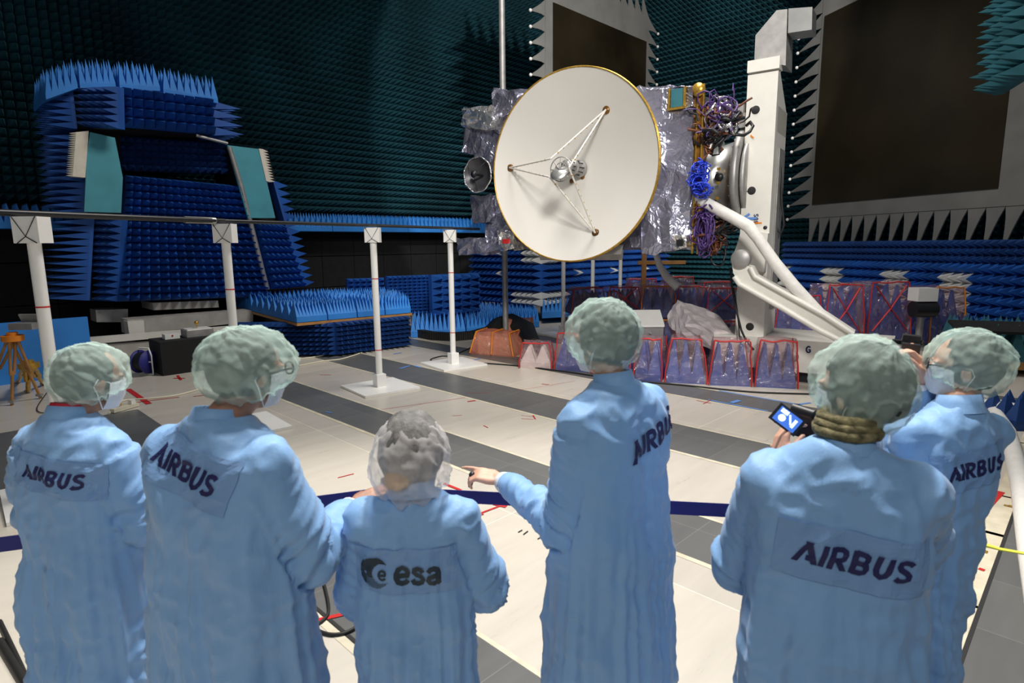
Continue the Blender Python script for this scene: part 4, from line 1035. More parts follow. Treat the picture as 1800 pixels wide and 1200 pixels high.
m = MB(); c = Vector(at_z(12, 690)) + Vector((-.1, .9, .45)); m.box(c, (1.2, .08, .95), (B, nL, Z)); tag(m.build('blue_board', M['azure']), 'plain blue board standing behind the tripods', 'board')
# right edge: platform edge, spikes, board
g = Vector(at_z(1755, 660)); rp = thing('absorber_trolley', g, 'low wooden-edged trolley with teal spikes behind the rightmost head', 'trolley')
u = Vector((.93, -.36, 0)).normalized(); v = Vector((.36, .93, 0)).normalized()
m = MB(); m.box(g + u * .8 + v * .8 + Z * .16, (2.4, 1.6, .12), (u, v, Z)); m.build('wooden_deck', M['wood'], rp)
a_ = g - u * .4 + Z * .22; m = MB(); m.pyr(a_, a_ + u * 2.4, a_ + u * 2.4 + v * 1.6, a_ + v * 1.6, 10, 7, .55, Z, jit=.02); m.build('teal_spikes', M['midteal'], rp)
m = MB(); c = Vector(at_y(1745, 575, 8.8)); m.box(c, (1.0, .5, .04), (u, (v + Z * .2).normalized(), (Z - v * .2).normalized())); tag(m.build('black_board', M['black'], loc=c), 'flat black board lying over the teal spikes at the right', 'board')
g = Vector(at_z(1800, 752)); m = MB(); a_ = g + Z * .1 - Vector((.18, .1, 0)); m.pyr(a_, a_ + Vector((.5, 0, 0)), a_ + Vector((.5, .5, 0)), a_ + Vector((0, .5, 0)), 3, 3, .25, Z, base=.1)
tag(m.build('loose_absorber', M['navy'], loc=g), 'loose dark blue foam block on the floor at the right edge', 'foam absorber')
# hanging teal spikes in the upper right corner
m = MB(); a_ = Vector(at_y(1806, 132, 9.0)); b_ = Vector(at_y(1860, 100, 8.6)); u = (b_ - a_); u.z = 0
m.pyr(a_, a_ - Vector((-.5, -1.2, 0)), a_ - Vector((-.5, -1.2, -2.2)), a_ + Z * 2.2, 6, 11, .42, Vector((-.97, .1, -.12)).normalized(), base=.12, jit=.03)
tag(m.build('hanging_absorber', M['midteal'], loc=a_), 'teal spiked foam block jutting in at the upper right corner', 'foam absorber')
# ================================================================ people in gowns
M['hair_dark'] = mat('dark_hair', (.03, .028, .026), .7, var=.4, scale=30, bump=.4, bscale=60, stretch=(1, 1, .2))
M['hair_grey'] = mat('grey_hair', (.16, .155, .15), .7, var=.5, scale=25, bump=.4, bscale=60, stretch=(1, 1, .2))
M['hair_blond'] = mat('blond_hair', (.5, .3, .12), .7, var=.3, scale=30, bump=.4, bscale=60)
M['capg'] = tissue('green_cap', (.72, .93, .85), .34, 1.0, 7)
M['capw'] = tissue('clear_cap', (.94, .9, .89), .36, .95, 7)
M['skin2'] = mat('skin_darker', (.4, .2, .13), .5, var=.08, scale=20, bump=.1, bscale=90)
M['trouser'] = mat('dark_trousers', (.03, .035, .06), .8)
M['shoe'] = mat('blue_overshoe', (.12, .3, .6), .5)
M['camo'] = mat('camouflage_scarf', (.16, .14, .07), .85, var=.8, scale=30, bump=.4, bscale=60)
M['redshirt'] = mat('red_collar', (.5, .02, .04), .7)
def solidify(mb, voxel, name, smooth=2):
    """join overlapping rounded volumes into one continuous skin"""
    me = bpy.data.meshes.new(name); me.from_pydata([tuple(v) for v in mb.v], [], mb.f); me.update()
    o = bpy.data.objects.new(name, me); COL.objects.link(o)
    bm = bmesh.new(); bm.from_mesh(me); bmesh.ops.recalc_face_normals(bm, faces=bm.faces[:]); bm.to_mesh(me); bm.free()
    r = o.modifiers.new('r', 'REMESH'); r.mode = 'VOXEL'; r.voxel_size = voxel; r.use_smooth_shade = True
    if smooth:
        s = o.modifiers.new('s', 'SMOOTH'); s.factor = .5; s.iterations = smooth
    dg = bpy.context.evaluated_depsgraph_get(); dg.update()
    out = bpy.data.meshes.new_from_object(o.evaluated_get(dg), preserve_all_data_layers=False, depsgraph=dg)
    out.name = name; bpy.data.objects.remove(o); bpy.data.meshes.remove(me)
    out.polygons.foreach_set('use_smooth', [True] * len(out.polygons))
    return out
def addmesh(name, me, mt, parent):
    me.materials.clear(); me.materials.append(mt)
    w0 = world_loc(parent)
    me.transform(Matrix.Translation(-w0)); me.update()
    o = bpy.data.objects.new(name, me); COL.objects.link(o); o.parent = parent
    return o
def hand(mb, wr, d, pn, side, curl, sc=1.0, spread=.12):
    """palm, four unequal bent fingers and a thumb leaving the side of the palm"""
    d = Vector(d).normalized(); pn = Vector(pn); pn = (pn - d * pn.dot(d)).normalized(); s = d.cross(pn) * side
    mb.tube([wr - d * .03, wr, wr + d * .02], [.024 * sc, .025 * sc, .027 * sc], 12, flat=.8)
    for k, (o_, L) in enumerate(((.028, .078), (.009, .085), (-.011, .08), (-.029, .065))):
        base = wr + d * .088 * sc + s * o_ * sc
        mb.tube([wr + s * o_ * .5 * sc, wr + d * .045 * sc + s * o_ * sc * .95, base], [.017 * sc, .0155 * sc, .0125 * sc], 10)
        fd = (d + s * o_ * spread / .03).normalized(); p = base; ang = 0; rr = (.0102, .0092, .0082, .007)
        cl = curl[k] if isinstance(curl, (list, tuple)) else curl; pts = [p]
        for j, f in enumerate((.44, .3, .26)):
            ang += cl * (.8, 1.0, .7)[j]; q = fd * math.cos(ang) + pn * math.sin(ang); p = p + q * L * f * sc * 1.05; pts.append(p)
        mb.tube(pts, [r * sc for r in rr], 8); mb.ball(pts[-1], rr[3] * sc, nu=8, nv=6)
        for q, r in zip(pts[:3], rr): mb.ball(q, r * 1.06 * sc, nu=8, nv=6)
    tb = wr + d * .03 * sc + s * .03 * sc; td = (d * .65 + s * .6 + pn * .45).normalized(); t2 = (d * .9 + s * .05 + pn * .5).normalized()
    mb.tube([wr + d * .005 + s * .012 * sc, tb, tb + td * .035 * sc, tb + td * .035 * sc + t2 * .03 * sc, tb + td * .035 * sc + t2 * .052 * sc], [.016 * sc, .0155 * sc, .0115 * sc, .0105 * sc, .008 * sc], 10)
    mb.ball(tb + td * .035 * sc + t2 * .052 * sc, .008 * sc, nu=8, nv=6)
LET = {
 'A': ([[(0, 0), (.42, 1)], [(.34, 1), (.78, 0)], [(.40, .24), (.66, .24)]], .80),
 'I': ([[(.1, 0), (.1, 1)]], .2),
 'R': ([[(.1, 0), (.1, 1)], [(.1, .92), (.42, .92), (.56, .84), (.6, .7), (.56, .54), (.42, .46), (.1, .46)], [(.34, .44), (.64, 0)]], .72),
 'B': ([[(.1, 0), (.1, 1)], [(.1, .92), (.42, .92), (.54, .84), (.55, .7), (.5, .57), (.4, .52), (.1, .52)], [(.4, .52), (.56, .44), (.61, .28), (.55, .14), (.42, .08), (.1, .08)]], .74),
 'U': ([[(.1, 1), (.1, .35), (.16, .16), (.32, .07), (.48, .16), (.54, .35), (.54, 1)]], .66),
 'S': ([[(.56, .84), (.44, .92), (.26, .92), (.12, .84), (.1, .7), (.18, .58), (.42, .46), (.54, .36), (.54, .2), (.42, .09), (.2, .08), (.06, .17)]], .62),
 'e': ([[(.12, .36), (.56, .36), (.56, .46), (.5, .6), (.34, .68), (.18, .6), (.1, .44), (.1, .3), (.18, .12), (.34, .05), (.48, .08), (.56, .17)]], .66),
 's': ([[(.5, .54), (.42, .65), (.3, .68), (.16, .62), (.14, .5), (.24, .4), (.42, .34), (.5, .24), (.45, .1), (.3, .05), (.14, .08), (.08, .19)]], .6),
 'a': ([[(.1, .54), (.2, .65), (.34, .68), (.46, .62), (.5, .5), (.5, .1), (.56, .03)], [(.5, .4), (.3, .36), (.14, .3), (.1, .18), (.18, .07), (.32, .06), (.46, .14), (.5, .26)]], .64)}
def strokes_to_quads(word, th, gap=.16, slant=0.0, only=None):
    quads = []; x = 0
    for ch in word:
        st, w_ = LET[ch]
        for pl in st:
            L = []
            for a, b in zip(pl[:-1], pl[1:]):
                n = max(1, int(math.hypot(b[0] - a[0], b[1] - a[1]) / .16))
                for k in range(n): L.append((a[0] + (b[0] - a[0]) * k / n, a[1] + (b[1] - a[1]) * k / n))
            L.append(pl[-1]); E_ = []
            for i, p in enumerate(L):
                a = L[max(0, i - 1)]; b = L[min(len(L) - 1, i + 1)]; dx, dy = b[0] - a[0], b[1] - a[1]; l = math.hypot(dx, dy) or 1
                nx, ny = -dy / l * th / 2, dx / l * th / 2; E_.append(((p[0] + nx, p[1] + ny), (p[0] - nx, p[1] - ny)))
            if len(pl) == 2 and abs(pl[0][0] - pl[1][0]) > .2 and abs(pl[0][1] - pl[1][1]) > .3:
                E_ = [((c[0] - th * .57, c[1]), (c[0] + th * .57, c[1])) if L[0][1] < L[-1][1] else ((c[0] + th * .57, c[1]), (c[0] - th * .57, c[1])) for c in L]
            for e, f in zip(E_[:-1], E_[1:]): quads.append([e[0], e[1], f[1], f[0]])
        x_ = x; quads_new = [[(p[0] + (x_ if q >= len(quads) - 0 else 0), p[1]) for p in qd] for q, qd in enumerate(quads)]
        x += w_ + gap
        yield [q for q in quads], x_, w_
        quads = []
def conform(name, bvh, polys, C0, U, V, D, mt, parent, off=.004, th=0):
    """lay flat shapes onto a curved cloth: each point is dropped along D onto the surface"""
    m = MB()
    for pl in polys:
        vs = []
        for (a, b) in pl:
            q = C0 + U * a + V * b; h = bvh.ray_cast(q - D * .6, D, 1.2)
            if h[0] is None: vs = None; break
            vs.append(h[0] - D * off)
        if vs: 
            for i in range(1, len(vs) - 1): m.add([vs[0], vs[i], vs[i + 1]], [(0, 1, 2)])
    if not m.v: return None
    return m.build(name, mt, parent)
def word_on(bvh, word, C0, U, V, D, height, parent, mt, th=.225, slant=.12, off=.0065, gap=.13, wx=1.0):
    tot = 0; its = list(strokes_to_quads(word, th, gap))
    W_ = its[-1][1] + its[-1][2]; polys = []
    for qs_, x0, w_ in its:
        for q in qs_:
            polys.append([(((p[0] + x0 + p[1] * slant) - W_ / 2) * height * wx, (p[1] - .5) * height) for p in q])
    return conform('lettering', bvh, polys, C0, U, V, D, mt, parent, off)
def person(label, head_px, Y, face, head_face, hpitch, capr, arms, hts=None, lean=.0, bulk=1.0, cap='capg', hair='hair_dark', skin='skin',
           logo=None, capoff=(0, -.012, .02), seed=0, glasses=False, scarf=None, undercollar=None, capround=1.0, shift=(0, 0), sway=0, hs=1.13):
    rnd = random.Random(seed)
    hc = Vector(at_y(head_px[0], head_px[1], Y)); Hh = hc.z + .125; k = Hh / 1.75
    an = math.radians(face); d = Vector((math.sin(an), math.cos(an), 0)); r = Vector((d.y, -d.x, 0))
    ha = math.radians(head_face); hf = Vector((math.sin(ha), math.cos(ha), 0)); hr = Vector((hf.y, -hf.x, 0))
    hp = math.radians(hpitch); hu = Z * math.cos(hp) + hf * math.sin(hp); hf = (hf * math.cos(hp) - Z * math.sin(hp)).normalized()
    g = Vector((hc.x + shift[0], hc.y + shift[1], 0)) - d * (.05 + lean) - r * sway
    root = thing('person', g, label, 'person', None)
    def P(x, y, z): return g + r * x * k + d * (y * k + lean * max(0, (z - .9) / .7)) + r * sway * max(0, (z - .6) / .9) + Z * z * k
    # -------- body
    b = MB(); hax = (hr, hf, hu)
    b.ball(hc + hu * .02 - hf * .01, (.074, .096, .1), hax, 24, 16); b.ball(hc - hu * .04 + hf * .03, (.058, .066, .075), hax, 20, 14)
    b.ball(hc - hu * .085 + hf * .06, (.034, .03, .025), hax); b.tube([hc + hf * .082 + hu * .012, hc + hf * .105 - hu * .025], [.008, .014], 10)
    b.ball(hc + hf * .09 - hu * .03, (.018, .014, .01), hax, 12, 8); b.ball(hc + hf * .082 - hu * .06, (.024, .012, .009), hax, 12, 8)
    for s in (-1, 1):
        b.ball(hc + hr * .076 * s - hu * .012 - hf * .005, (.009, .019, .03), hax, 12, 10); b.ball(hc + hr * .03 * s + hf * .08 + hu * .018, (.02, .012, .008), hax, 10, 8)
    nb = P(0, -.01, 1.47)
    b.tube([P(0, 0, 1.40), nb, hc - hu * .07 - hf * .015, hc - hf * .015], [.075, .058, .054, .05], 18)
    secs = [(.86, .14, .1), (.95, .165, .115), (1.08, .14, .1), (1.25, .165, .115), (1.35, .155, .095), (1.41, .11, .07), (1.46, .06, .055)]
    for i in range(len(secs) - 1):
        a_, c_ = secs[i], secs[i + 1]
        vs = []
        for q in (a_, c_):
            for t in range(20):
                th = 2 * math.pi * t / 20; vs.append(P(q[1] * math.cos(th), q[2] * math.sin(th), q[0]))
        b.add(vs, [(t, (t + 1) % 20, 20 + (t + 1) % 20, 20 + t) for t in range(20)] + [tuple(range(19, -1, -1)), tuple(range(20, 40))])
    for s in (-1, 1):
        b.tube([P(.085 * s, 0, .93), P(.1 * s, .01, .72), P(.1 * s, .015, .5), P(.1 * s, .0, .3), P(.1 * s, -.02, .07)], [.092 * k, .078 * k, .056 * k, .052 * k, .036 * k], 14)
        b.ball(P(.1 * s, .05, .045), (.042, .12, .04), (r, d, Z))
    sh = {s: P(.172 * s * bulk ** .5, -.01, 1.385) for s in (-1, 1)}; EL, WR = {}, {}
    for s, spec in arms.items():
        def loc(v):
            return Vector(v[1]) if v[0] == 'w' else P(*v[1])
        EL[s], WR[s] = loc(spec['el']), loc(spec['wr'])
        s9 = sh[s] - Z * .02; b.ball(s9, .05 * k); b.tube([s9 * .8 + P(0, 0, 1.34) * .2, s9, sh[s].lerp(EL[s], .5), EL[s], EL[s].lerp(WR[s], .35), WR[s]], [.055, .048, .045, .038, .04, .026], 14)
        hd = spec.get('hd'); hd = Vector(hd) if hd else (WR[s] - EL[s]); pn = Vector(spec.get('pn', (0, 0, -1)))
        hand(b, WR[s], hd, pn, spec.get('side', s), spec.get('curl', .5))
    body = addmesh('body', solidify(b, .0058, 'body', 2), M[skin], root)
    for s in (-1, 1):
        m = MB(); m.ball(hc + hr * .03 * s + hf * .083 + hu * .005, .0115, nu=10, nv=8); m.build('eye', M['plastic'], body)
    # -------- trousers, shoes
    m = MB()
    for s in (-1, 1): m.tube([P(.085 * s, 0, .9), P(.1 * s, .01, .72), P(.1 * s, .015, .5), P(.1 * s, .0, .3), P(.1 * s, -.02, .08)], [.115, .1, .082, .08, .075], 14)
    addmesh('trousers', solidify(m, .02, 'trousers', 2), M['trouser'], root)
    for s in (-1, 1):
        m = MB(); m.ball(P(.1 * s, .055, .045), (.055, .145, .048), (r, d, Z)); m.build('overshoe', M['shoe'], root)
    # -------- gown
    c = MB(); bw = bulk
    secs = [(.30, .245, .19), (.5, .24, .18), (.72, .235, .172), (.92, .23, .163), (1.08, .225, .152), (1.22, .226, .145), (1.34, .222, .132), (1.42, .198, .116), (1.47, .13, .088), (1.50, .08, .075)]
    rings = []
    for (z, a_, e_) in secs:
        ring = []
        for t in range(32):
            th = 2 * math.pi * t / 32; ct, st = math.cos(th), math.sin(th); p_ = 2.5 if z < 1.4 else 2.1
            x = math.copysign(abs(ct) ** (2 / p_), ct) * a_ * bw; y = math.copysign(abs(st) ** (2 / p_), st) * e_ * bw
            ring.append(P(x, y - .01, z))
        rings.append(ring)
    vs = [v for q in rings for v in q]; n = len(rings)
    c.add(vs, [(i * 32 + t, i * 32 + (t + 1) % 32, (i + 1) * 32 + (t + 1) % 32, (i + 1) * 32 + t) for i in range(n - 1) for t in range(32)] + [tuple(range(31, -1, -1)), tuple(range((n - 1) * 32, n * 32))])
    segs = []
    for s in arms:
        e_, w_ = EL[s], WR[s]; we = e_.lerp(w_, .93); s0 = sh[s]
        sag = Vector((0, 0, -.012))
        c.ball(s0 + sag, .083 * bw * k); c.tube([P(0.09 * s, -.01, 1.37), s0 + sag, s0.lerp(e_, .5) + sag, e_ + sag * 1.6, e_.lerp(w_, .3) + sag, e_.lerp(w_, .7), we], [.09 * bw, .082 * bw, .08 * bw, .077 * bw, .073 * bw, .058, .043], 18)
        c.ball(e_ + sag * 1.8, .078 * bw); segs += [(s0, e_), (e_, w_)]
    gm = solidify(c, .0095, 'gown', 9)
    sv = Vector((seed * 7.3, seed * 3.1, seed * 1.7))
    gm.update(); 
    nr = [v.normal.copy() for v in gm.vertices]
    for i, v in enumerate(gm.vertices):
        p = v.co; q = p - g; x, y, z = q.dot(r), q.dot(d), q.z / k; best = 9; bs = 0
        for j, (a_, b_) in enumerate(segs):
            ab = b_ - a_; t = max(0, min(1, (p - a_).dot(ab) / ab.length_squared)); dist = (p - a_ - ab * t).length
            if dist < best: best, bs, bt, bj = dist, t, t, j
        if best < .105 * bw and bt > .12 or (best < .1 and bj % 2):
            a_, b_ = segs[bj]; ab = (b_ - a_).normalized(); L = (p - a_).dot(ab); pr = (p - a_ - ab * L)
            near = math.exp(-((bt - (1 if bj % 2 == 0 else 0)) / .45) ** 2)
            w1_ = noise.noise(Vector((L * 22 + pr.dot(d) * 8, pr.x * 9, pr.z * 14)) + sv); w2_ = noise.noise(Vector((L * 9, pr.x * 7, pr.z * 7)) + sv * 2)
            disp = (.4 - abs(w1_)) * .026 * (.5 + near) + w2_ * .016
        else:
            th = math.atan2(y, x); low = max(0, min(1, (1.3 - z) / .7))
            f1 = noise.noise(Vector((math.cos(th) * 4.2, math.sin(th) * 4.2, z * .9)) + sv); f2 = noise.noise(Vector((x * 7 + z * 5, y * 7, z * 4.5)) + sv * 3)
            f3 = noise.noise(Vector((x * 16 - z * 9, y * 12, z * 14 + x * 6)) + sv * 5)
            disp = (.4 - abs(f1)) * .075 * low ** 1.2 + f2 * .02 + (.3 - abs(f3)) * .016
            # hollow along the spine and below the shoulder blades
            if y < 0 and .95 < z < 1.4: disp -= .01 * math.exp(-(x / .03) ** 2)
        v.co = p + nr[i] * max(disp, -.012)
    gm.update()
    bvh = BVHTree.FromPolygons([v.co.copy() for v in gm.vertices], [tuple(p.vertices) for p in gm.polygons])
    gown = addmesh('gown', gm, M['cloth'], root)
    # collar
    m = MB(); ca = (P(0, -.012, 1.485)); tilt = (hc - hu * .06 - ca).normalized(); cu_ = (Z * .8 + tilt * .4).normalized(); cx = r; cy = cx.cross(cu_) * -1
    m.lathe([(.082, -.02), (.073, .015), (.067, .045), (.063, .045), (.069, .012), (.076, -.02)], ca, (r, cu_.cross(r), cu_), 30)
    m.build('collar', M['cloth'], gown)
    for s in arms:
        e_, w_ = EL[s], WR[s]; a_ = e_.lerp(w_, .84); m = MB(); dd_ = (w_ - e_).normalized()
        m.tube([a_, a_ + dd_ * .03, w_ - dd_ * .012, w_ - dd_ * .006], [.047, .043, .036, .03], 18, caps=False); m.tube([w_ - dd_ * .006, w_ - dd_ * .015], [.03, .028], 18, caps=False); m.build('cuff', M['cuff'], gown)
    if undercollar:
        m = MB(); m.lathe([(.066, 0), (.061, .055), (.058, .055), (.06, 0)], ca, (r, cu_.cross(r), cu_), 30); m.build('inner_collar', M[undercollar], root)
    if scarf:
        m = MB(); cc = ca + cu_ * .045
        for q in range(3): m.tube([cc + cu_ * (.018 * q) + (r * math.cos(t * .3) + d * math.sin(t * .3)) * (.073 - .004 * q + .003 * math.sin(t * 1.7 + q)) for t in range(22)], .015, 10)
        m.build('neck_scarf', M[scarf], root)
        m = MB(); m.lathe([(.068, .03), (.07, .05), (.064, .05)], ca, (r, cu_.cross(r), cu_), 30); m.build('white_inner_collar', M['cuff'], root)
    # hair and cap
    m = MB(); m.ball(hc + hu * .024 - hf * .028, (.084 * hs, .1 * hs, .104 * hs), hax, 28, 20)
    for q in range(0, len(m.v)):
        v = Vector(m.v[q]); m.v[q] = v + (v - hc).normalized() * noise.noise(v * 28) * .007
    # keep hair off the face
    hm = MB(); hm.v = m.v; 
    hm.f = [f for f in m.f if not ((sum((Vector(m.v[i]) for i in f), Vector()) / len(f) - hc).dot(hf) > .045 and (sum((Vector(m.v[i]) for i in f), Vector()) / len(f) - hc).dot(hu) < .07)]
    hm.f = [f for f in hm.f if (sum((Vector(m.v[i]) for i in f), Vector()) / len(f) - hc).dot(hu) > -.065]
    hm.m = [0] * len(hm.f); hm.sm = [True] * len(hm.f); hair_o = hm.build('hair', M[hair], root)
    if cap == 'capw':
        m = MB(); m.ball(hc - hf * .118 - hu * .06 - hr * .02, (.042, .03, .032), hax, 16, 12); m.build('hair_bun', M['hair_blond'], hair_o)
    cc = hc + hr * capoff[0] + hf * capoff[1] + hu * capoff[2]; ax_ = (hu * .86 - hf * .5).normalized(); ay = hr; az = ax_.cross(ay)
    nu_, nv_ = 84, 46; vs = []; pmax = math.radians(142)
    for j in range(nv_ + 1):
        ph = pmax * j / nv_
        for i in range(nu_):
            th = 2 * math.pi * i / nu_; dr = ay * math.sin(ph) * math.cos(th) + az * math.sin(ph) * math.sin(th) + ax_ * math.cos(ph)
            sc_ = 1 / math.sqrt((dr.dot(hr) / capr[0]) ** 2 + (dr.dot(hf) / capr[1]) ** 2 + (dr.dot(hu) / capr[2]) ** 2)
            q = dr * 4.2; w1_ = noise.noise(q * 1.1 + sv); w2_ = noise.noise(q * 2.4 + sv * 2); rim = max(0, (ph - math.radians(100)) / math.radians(42))
            pl = math.sin(th * 26 + 2 * noise.noise(q + sv)) * .0035 * rim
            fo = Vector((math.cos(th) * 3.2, math.sin(th) * 3.2, ph * 1.5)) + sv; low = min(1, ph / 1.9)
            rad = sc_ * (1 + .06 * w1_ * capround) + (.35 - abs(noise.noise(fo))) * .03 * low + (.3 - abs(noise.noise(fo * 2.1))) * .014 * low + (.3 - abs(w2_)) * .012 * (1 - .6 * low) + pl
            rad *= 1 - .1 * rim ** 3
            vs.append(cc + dr * rad)
    m = MB(); m.add(vs, [(j * nu_ + i, (j + 1) * nu_ + i, (j + 1) * nu_ + (i + 1) % nu_, j * nu_ + (i + 1) % nu_) for j in range(nv_) for i in range(nu_)], 0, True)
    cp = m.build('hair_cap', M[cap], root, loc=cc)
    last = vs[-nu_:]; m = MB(); m.tube(last + [last[0]], .0035, 6, caps=False); m.build('elastic_rim', M[cap], cp)
    # mask
    m = MB(); nu_, nv_ = 16, 10; vs = []
    for j in range(nv_ + 1):
        for i in range(nu_ + 1):
            th = math.radians(-72 + 144 * i / nu_); zz = .0 - .1 * j / nv_; bulge = 1 + .06 * math.sin(math.pi * j / nv_) + .012 * math.sin(j * 2.6)
            rr_ = Vector((math.sin(th) * .071, math.cos(th) * .112 - .01)) * bulge
            vs.append(hc + hr * rr_.x + hf * (rr_.y + .005 - .02 * (j / nv_) ** 2) + hu * (zz + .012 * (1 - abs(th)) * (1 if j == 0 else 0)))
    m.add(vs, [(j * (nu_ + 1) + i, (j + 1) * (nu_ + 1) + i, (j + 1) * (nu_ + 1) + i + 1, j * (nu_ + 1) + i + 1) for j in range(nv_) for i in range(nu_)], 0, True)
    mk = m.build('face_mask', M['mask'], root)
    for s in (-1, 1):
        m = MB(); e0 = hc + hr * .083 * s - hf * .015
        m.tube([vs[nu_ if s > 0 else 0] , e0 + hu * .012, e0 - hf * .012 - hu * .015, e0 - hu * .04, vs[(nv_) * (nu_ + 1) + (nu_ if s > 0 else 0)]], .0018, 6); m.build('ear_loop', M['mask'], mk)
    if glasses:
        m = MB()
        for s in (-1, 1):
            cc2 = hc + hr * .034 * s + hf * .108 + hu * .01
            m.tube([cc2 + hr * .026 * math.cos(t * .5236) + hu * .019 * math.sin(t * .5236) for t in range(13)], .0028, 6, caps=False); m.tube([cc2 + hr * .026 * s, hc + hr * .082 * s + hf * .08 + hu * .014, hc + hr * .083 * s - hf * .01 + hu * .006], .003, 6)
        m.tube([hc + hr * .01 + hf * .112 + hu * .012, hc - hr * .01 + hf * .112 + hu * .012], .0025, 6); m.build('glasses', M['black2'], root)
    # back panel and print
    if logo:
        px_, py_, ht_, rot, kind = logo['px'][0], logo['px'][1], logo['h'], math.radians(logo.get('rot', 0)), logo['kind']
        rd = ray(px_, py_).normalized(); h_ = bvh.ray_cast(CP, rd, 10); C0 = h_[0]
        U = r * math.cos(rot) + Z * math.sin(rot); V = Z * math.cos(rot) - r * math.sin(rot)
        if logo.get('panel', True):
            pw, pp_ = logo.get('pw', .36), logo.get('ph', .15); polys = []
            nx_, ny_ = 30, 14
            for i in range(nx_):
                for j in range(ny_): polys.append([(-pw / 2 + pw * (i + a_) / nx_, -pp_ / 2 + pp_ * (j + b_) / ny_) for a_, b_ in ((0, 0), (1, 0), (1, 1), (0, 1))])
            conform('back_panel', bvh, polys, C0, U, V, d, M['panel'], gown, .0035)
        if kind == 'AIRBUS':
            word_on(bvh, 'AIRBUS', C0, U, V, d, ht_, gown, M['ink'], slant=.14, wx=logo.get('wx', 1))
        else:
            word_on(bvh, 'esa', C0 + U * .04, U, V, d, ht_ * 1.5, gown, M['gink'], th=.2, slant=0, gap=.0)
            # round emblem: disc with a small letter cut by fine lines
            polys = []; R_ = ht_ * .95; cx_, cy_ = -.094, -.004
            def ins(x, y):
                if x * x + y * y > 1: return False
                if (x - .5) ** 2 + (y - .02) ** 2 < .40: return False
                if (x + .62) ** 2 + (y + .02) ** 2 < .012: return False
                if y < -.25 and int((y + 2) * 22) % 2: return x < -.55 + 0 * y
                return True
            n_ = 44
            for i in range(n_):
                for j in range(n_):
                    x, y = -1 + 2 * (i + .5) / n_, -1 + 2 * (j + .5) / n_
                    if ins(x, y): polys.append([(cx_ + (x + a_ / n_) * R_, cy_ + (y + b_ / n_) * R_) for a_, b_ in ((-1, -1), (1, -1), (1, 1), (-1, 1))])
            conform('emblem', bvh, polys, C0, U, V, d, M['gink'], gown, .0065)
            word_on(bvh, 'e', C0 + U * (cx_ + R_ * .5) - V * .0, U, V, d, ht_ * .85, gown, M['gink'], th=.17, slant=0)
    return dict(root=root, bvh=bvh, hc=hc, P=P, d=d, r=r, EL=EL, WR=WR, gown=gown)
W_ = lambda x, y, Y: ('w', at_y(x, y, Y))
B_ = lambda x, y, z: ('b', (x, y, z))
fold = lambda s: dict(el=B_(.25 * s, .0, 1.1), wr=B_(.07 * s, .24, 1.12), pn=(0, 0, -1))
p1 = person('person at the left edge in a blue gown, red collar showing under it', (163, 668), 2.15, 14, 35, 8, (.116, .13, .116),
            {-1: dict(el=B_(-.235, .0, 1.12), wr=B_(-.12, .2, 1.02)), 1: dict(el=B_(.25, .05, 1.08), wr=B_(.16, .27, 1.13))}, hair='hair_dark', skin='skin2', undercollar='redshirt', hs=1.01, seed=1, bulk=.98, shift=(-.05, 0),
            logo=dict(px=(82, 840), h=.053, rot=-9, kind='AIRBUS', pw=.36, ph=.13))
p2 = person('person with glasses in a blue gown, second from the left, right arm reaching out', (440, 653), 1.78, 22, 40, 6, (.126, .146, .118),
            {-1: dict(el=B_(-.24, .02, 1.1), wr=B_(-.1, .24, 1.05)), 1: dict(el=W_(545, 965, 1.72), wr=W_(620, 890, 1.98), hd=(.8, .5, .25), pn=(.3, .5, -.6), curl=[.35, .4, .5, .6])}, hair='hair_dark', skin='skin2', glasses=True, hs=1.05, seed=2, bulk=1.06, shift=(-.07, 0),
            logo=dict(px=(322, 822), h=.059, rot=-15, kind='AIRBUS', pw=.36, ph=.15))
p3 = person('shortest person, blue gown with a round emblem, clear cap over a blond bun', (726, 800), 1.86, -2, 5, 12, (.124, .132, .15),
            {-1: dict(el=W_(634, 1035, 1.86), wr=B_(-.05, .24, 1.08)), 1: dict(el=W_(856, 1020, 1.86), wr=B_(.06, .26, 1.1))}, cap='capw', hair='hair_grey', seed=3, hs=1.24, bulk=.95,
            logo=dict(px=(712, 1003), h=.052, rot=0, kind='esa', panel=True, pw=.32, ph=.14), capoff=(0, -.03, -.015))
p4 = person('tallest person, blue gown, left arm stretched out holding a small black object', (1057, 600), 2.1, -40, -48, 4, (.126, .132, .134),
            {-1: dict(el=W_(992, 915, 1.98), wr=W_(878, 842, 2.3), hd=(-.9, .15, .18), pn=(.1, .25, -.9), side=-1, curl=[.15, .75, .8, .85]), 1: dict(el=B_(.23, .04, 1.1), wr=B_(.16, .2, .98))}, hair='hair_dark', seed=4, bulk=1.0,
            logo=dict(px=(1156, 765), h=.072, rot=14, kind='AIRBUS', panel=False, wx=.92))
p5 = person('person in a blue gown filming with a small camcorder, camouflage scarf at the neck', (1507, 688), 1.6, 18, -30, 2, (.116, .132, .136),
            {-1: dict(el=W_(1302, 985, 1.78), wr=W_(1368, 812, 1.9), hd=(.25, .35, .9), pn=(.9, .0, -.2), curl=.55, side=-1), 1: dict(el=W_(1612, 950, 1.78), wr=W_(1425, 830, 1.98), hd=(-.45, .3, .8), pn=(-.8, .3, 0), curl=.6)}, hair='hair_dark', skin='skin', seed=5, bulk=1.02, scarf='camo', shift=(-.04, 0),
            logo=dict(px=(1497, 985), h=.06, rot=-5, kind='AIRBUS', pw=.36, ph=.15))
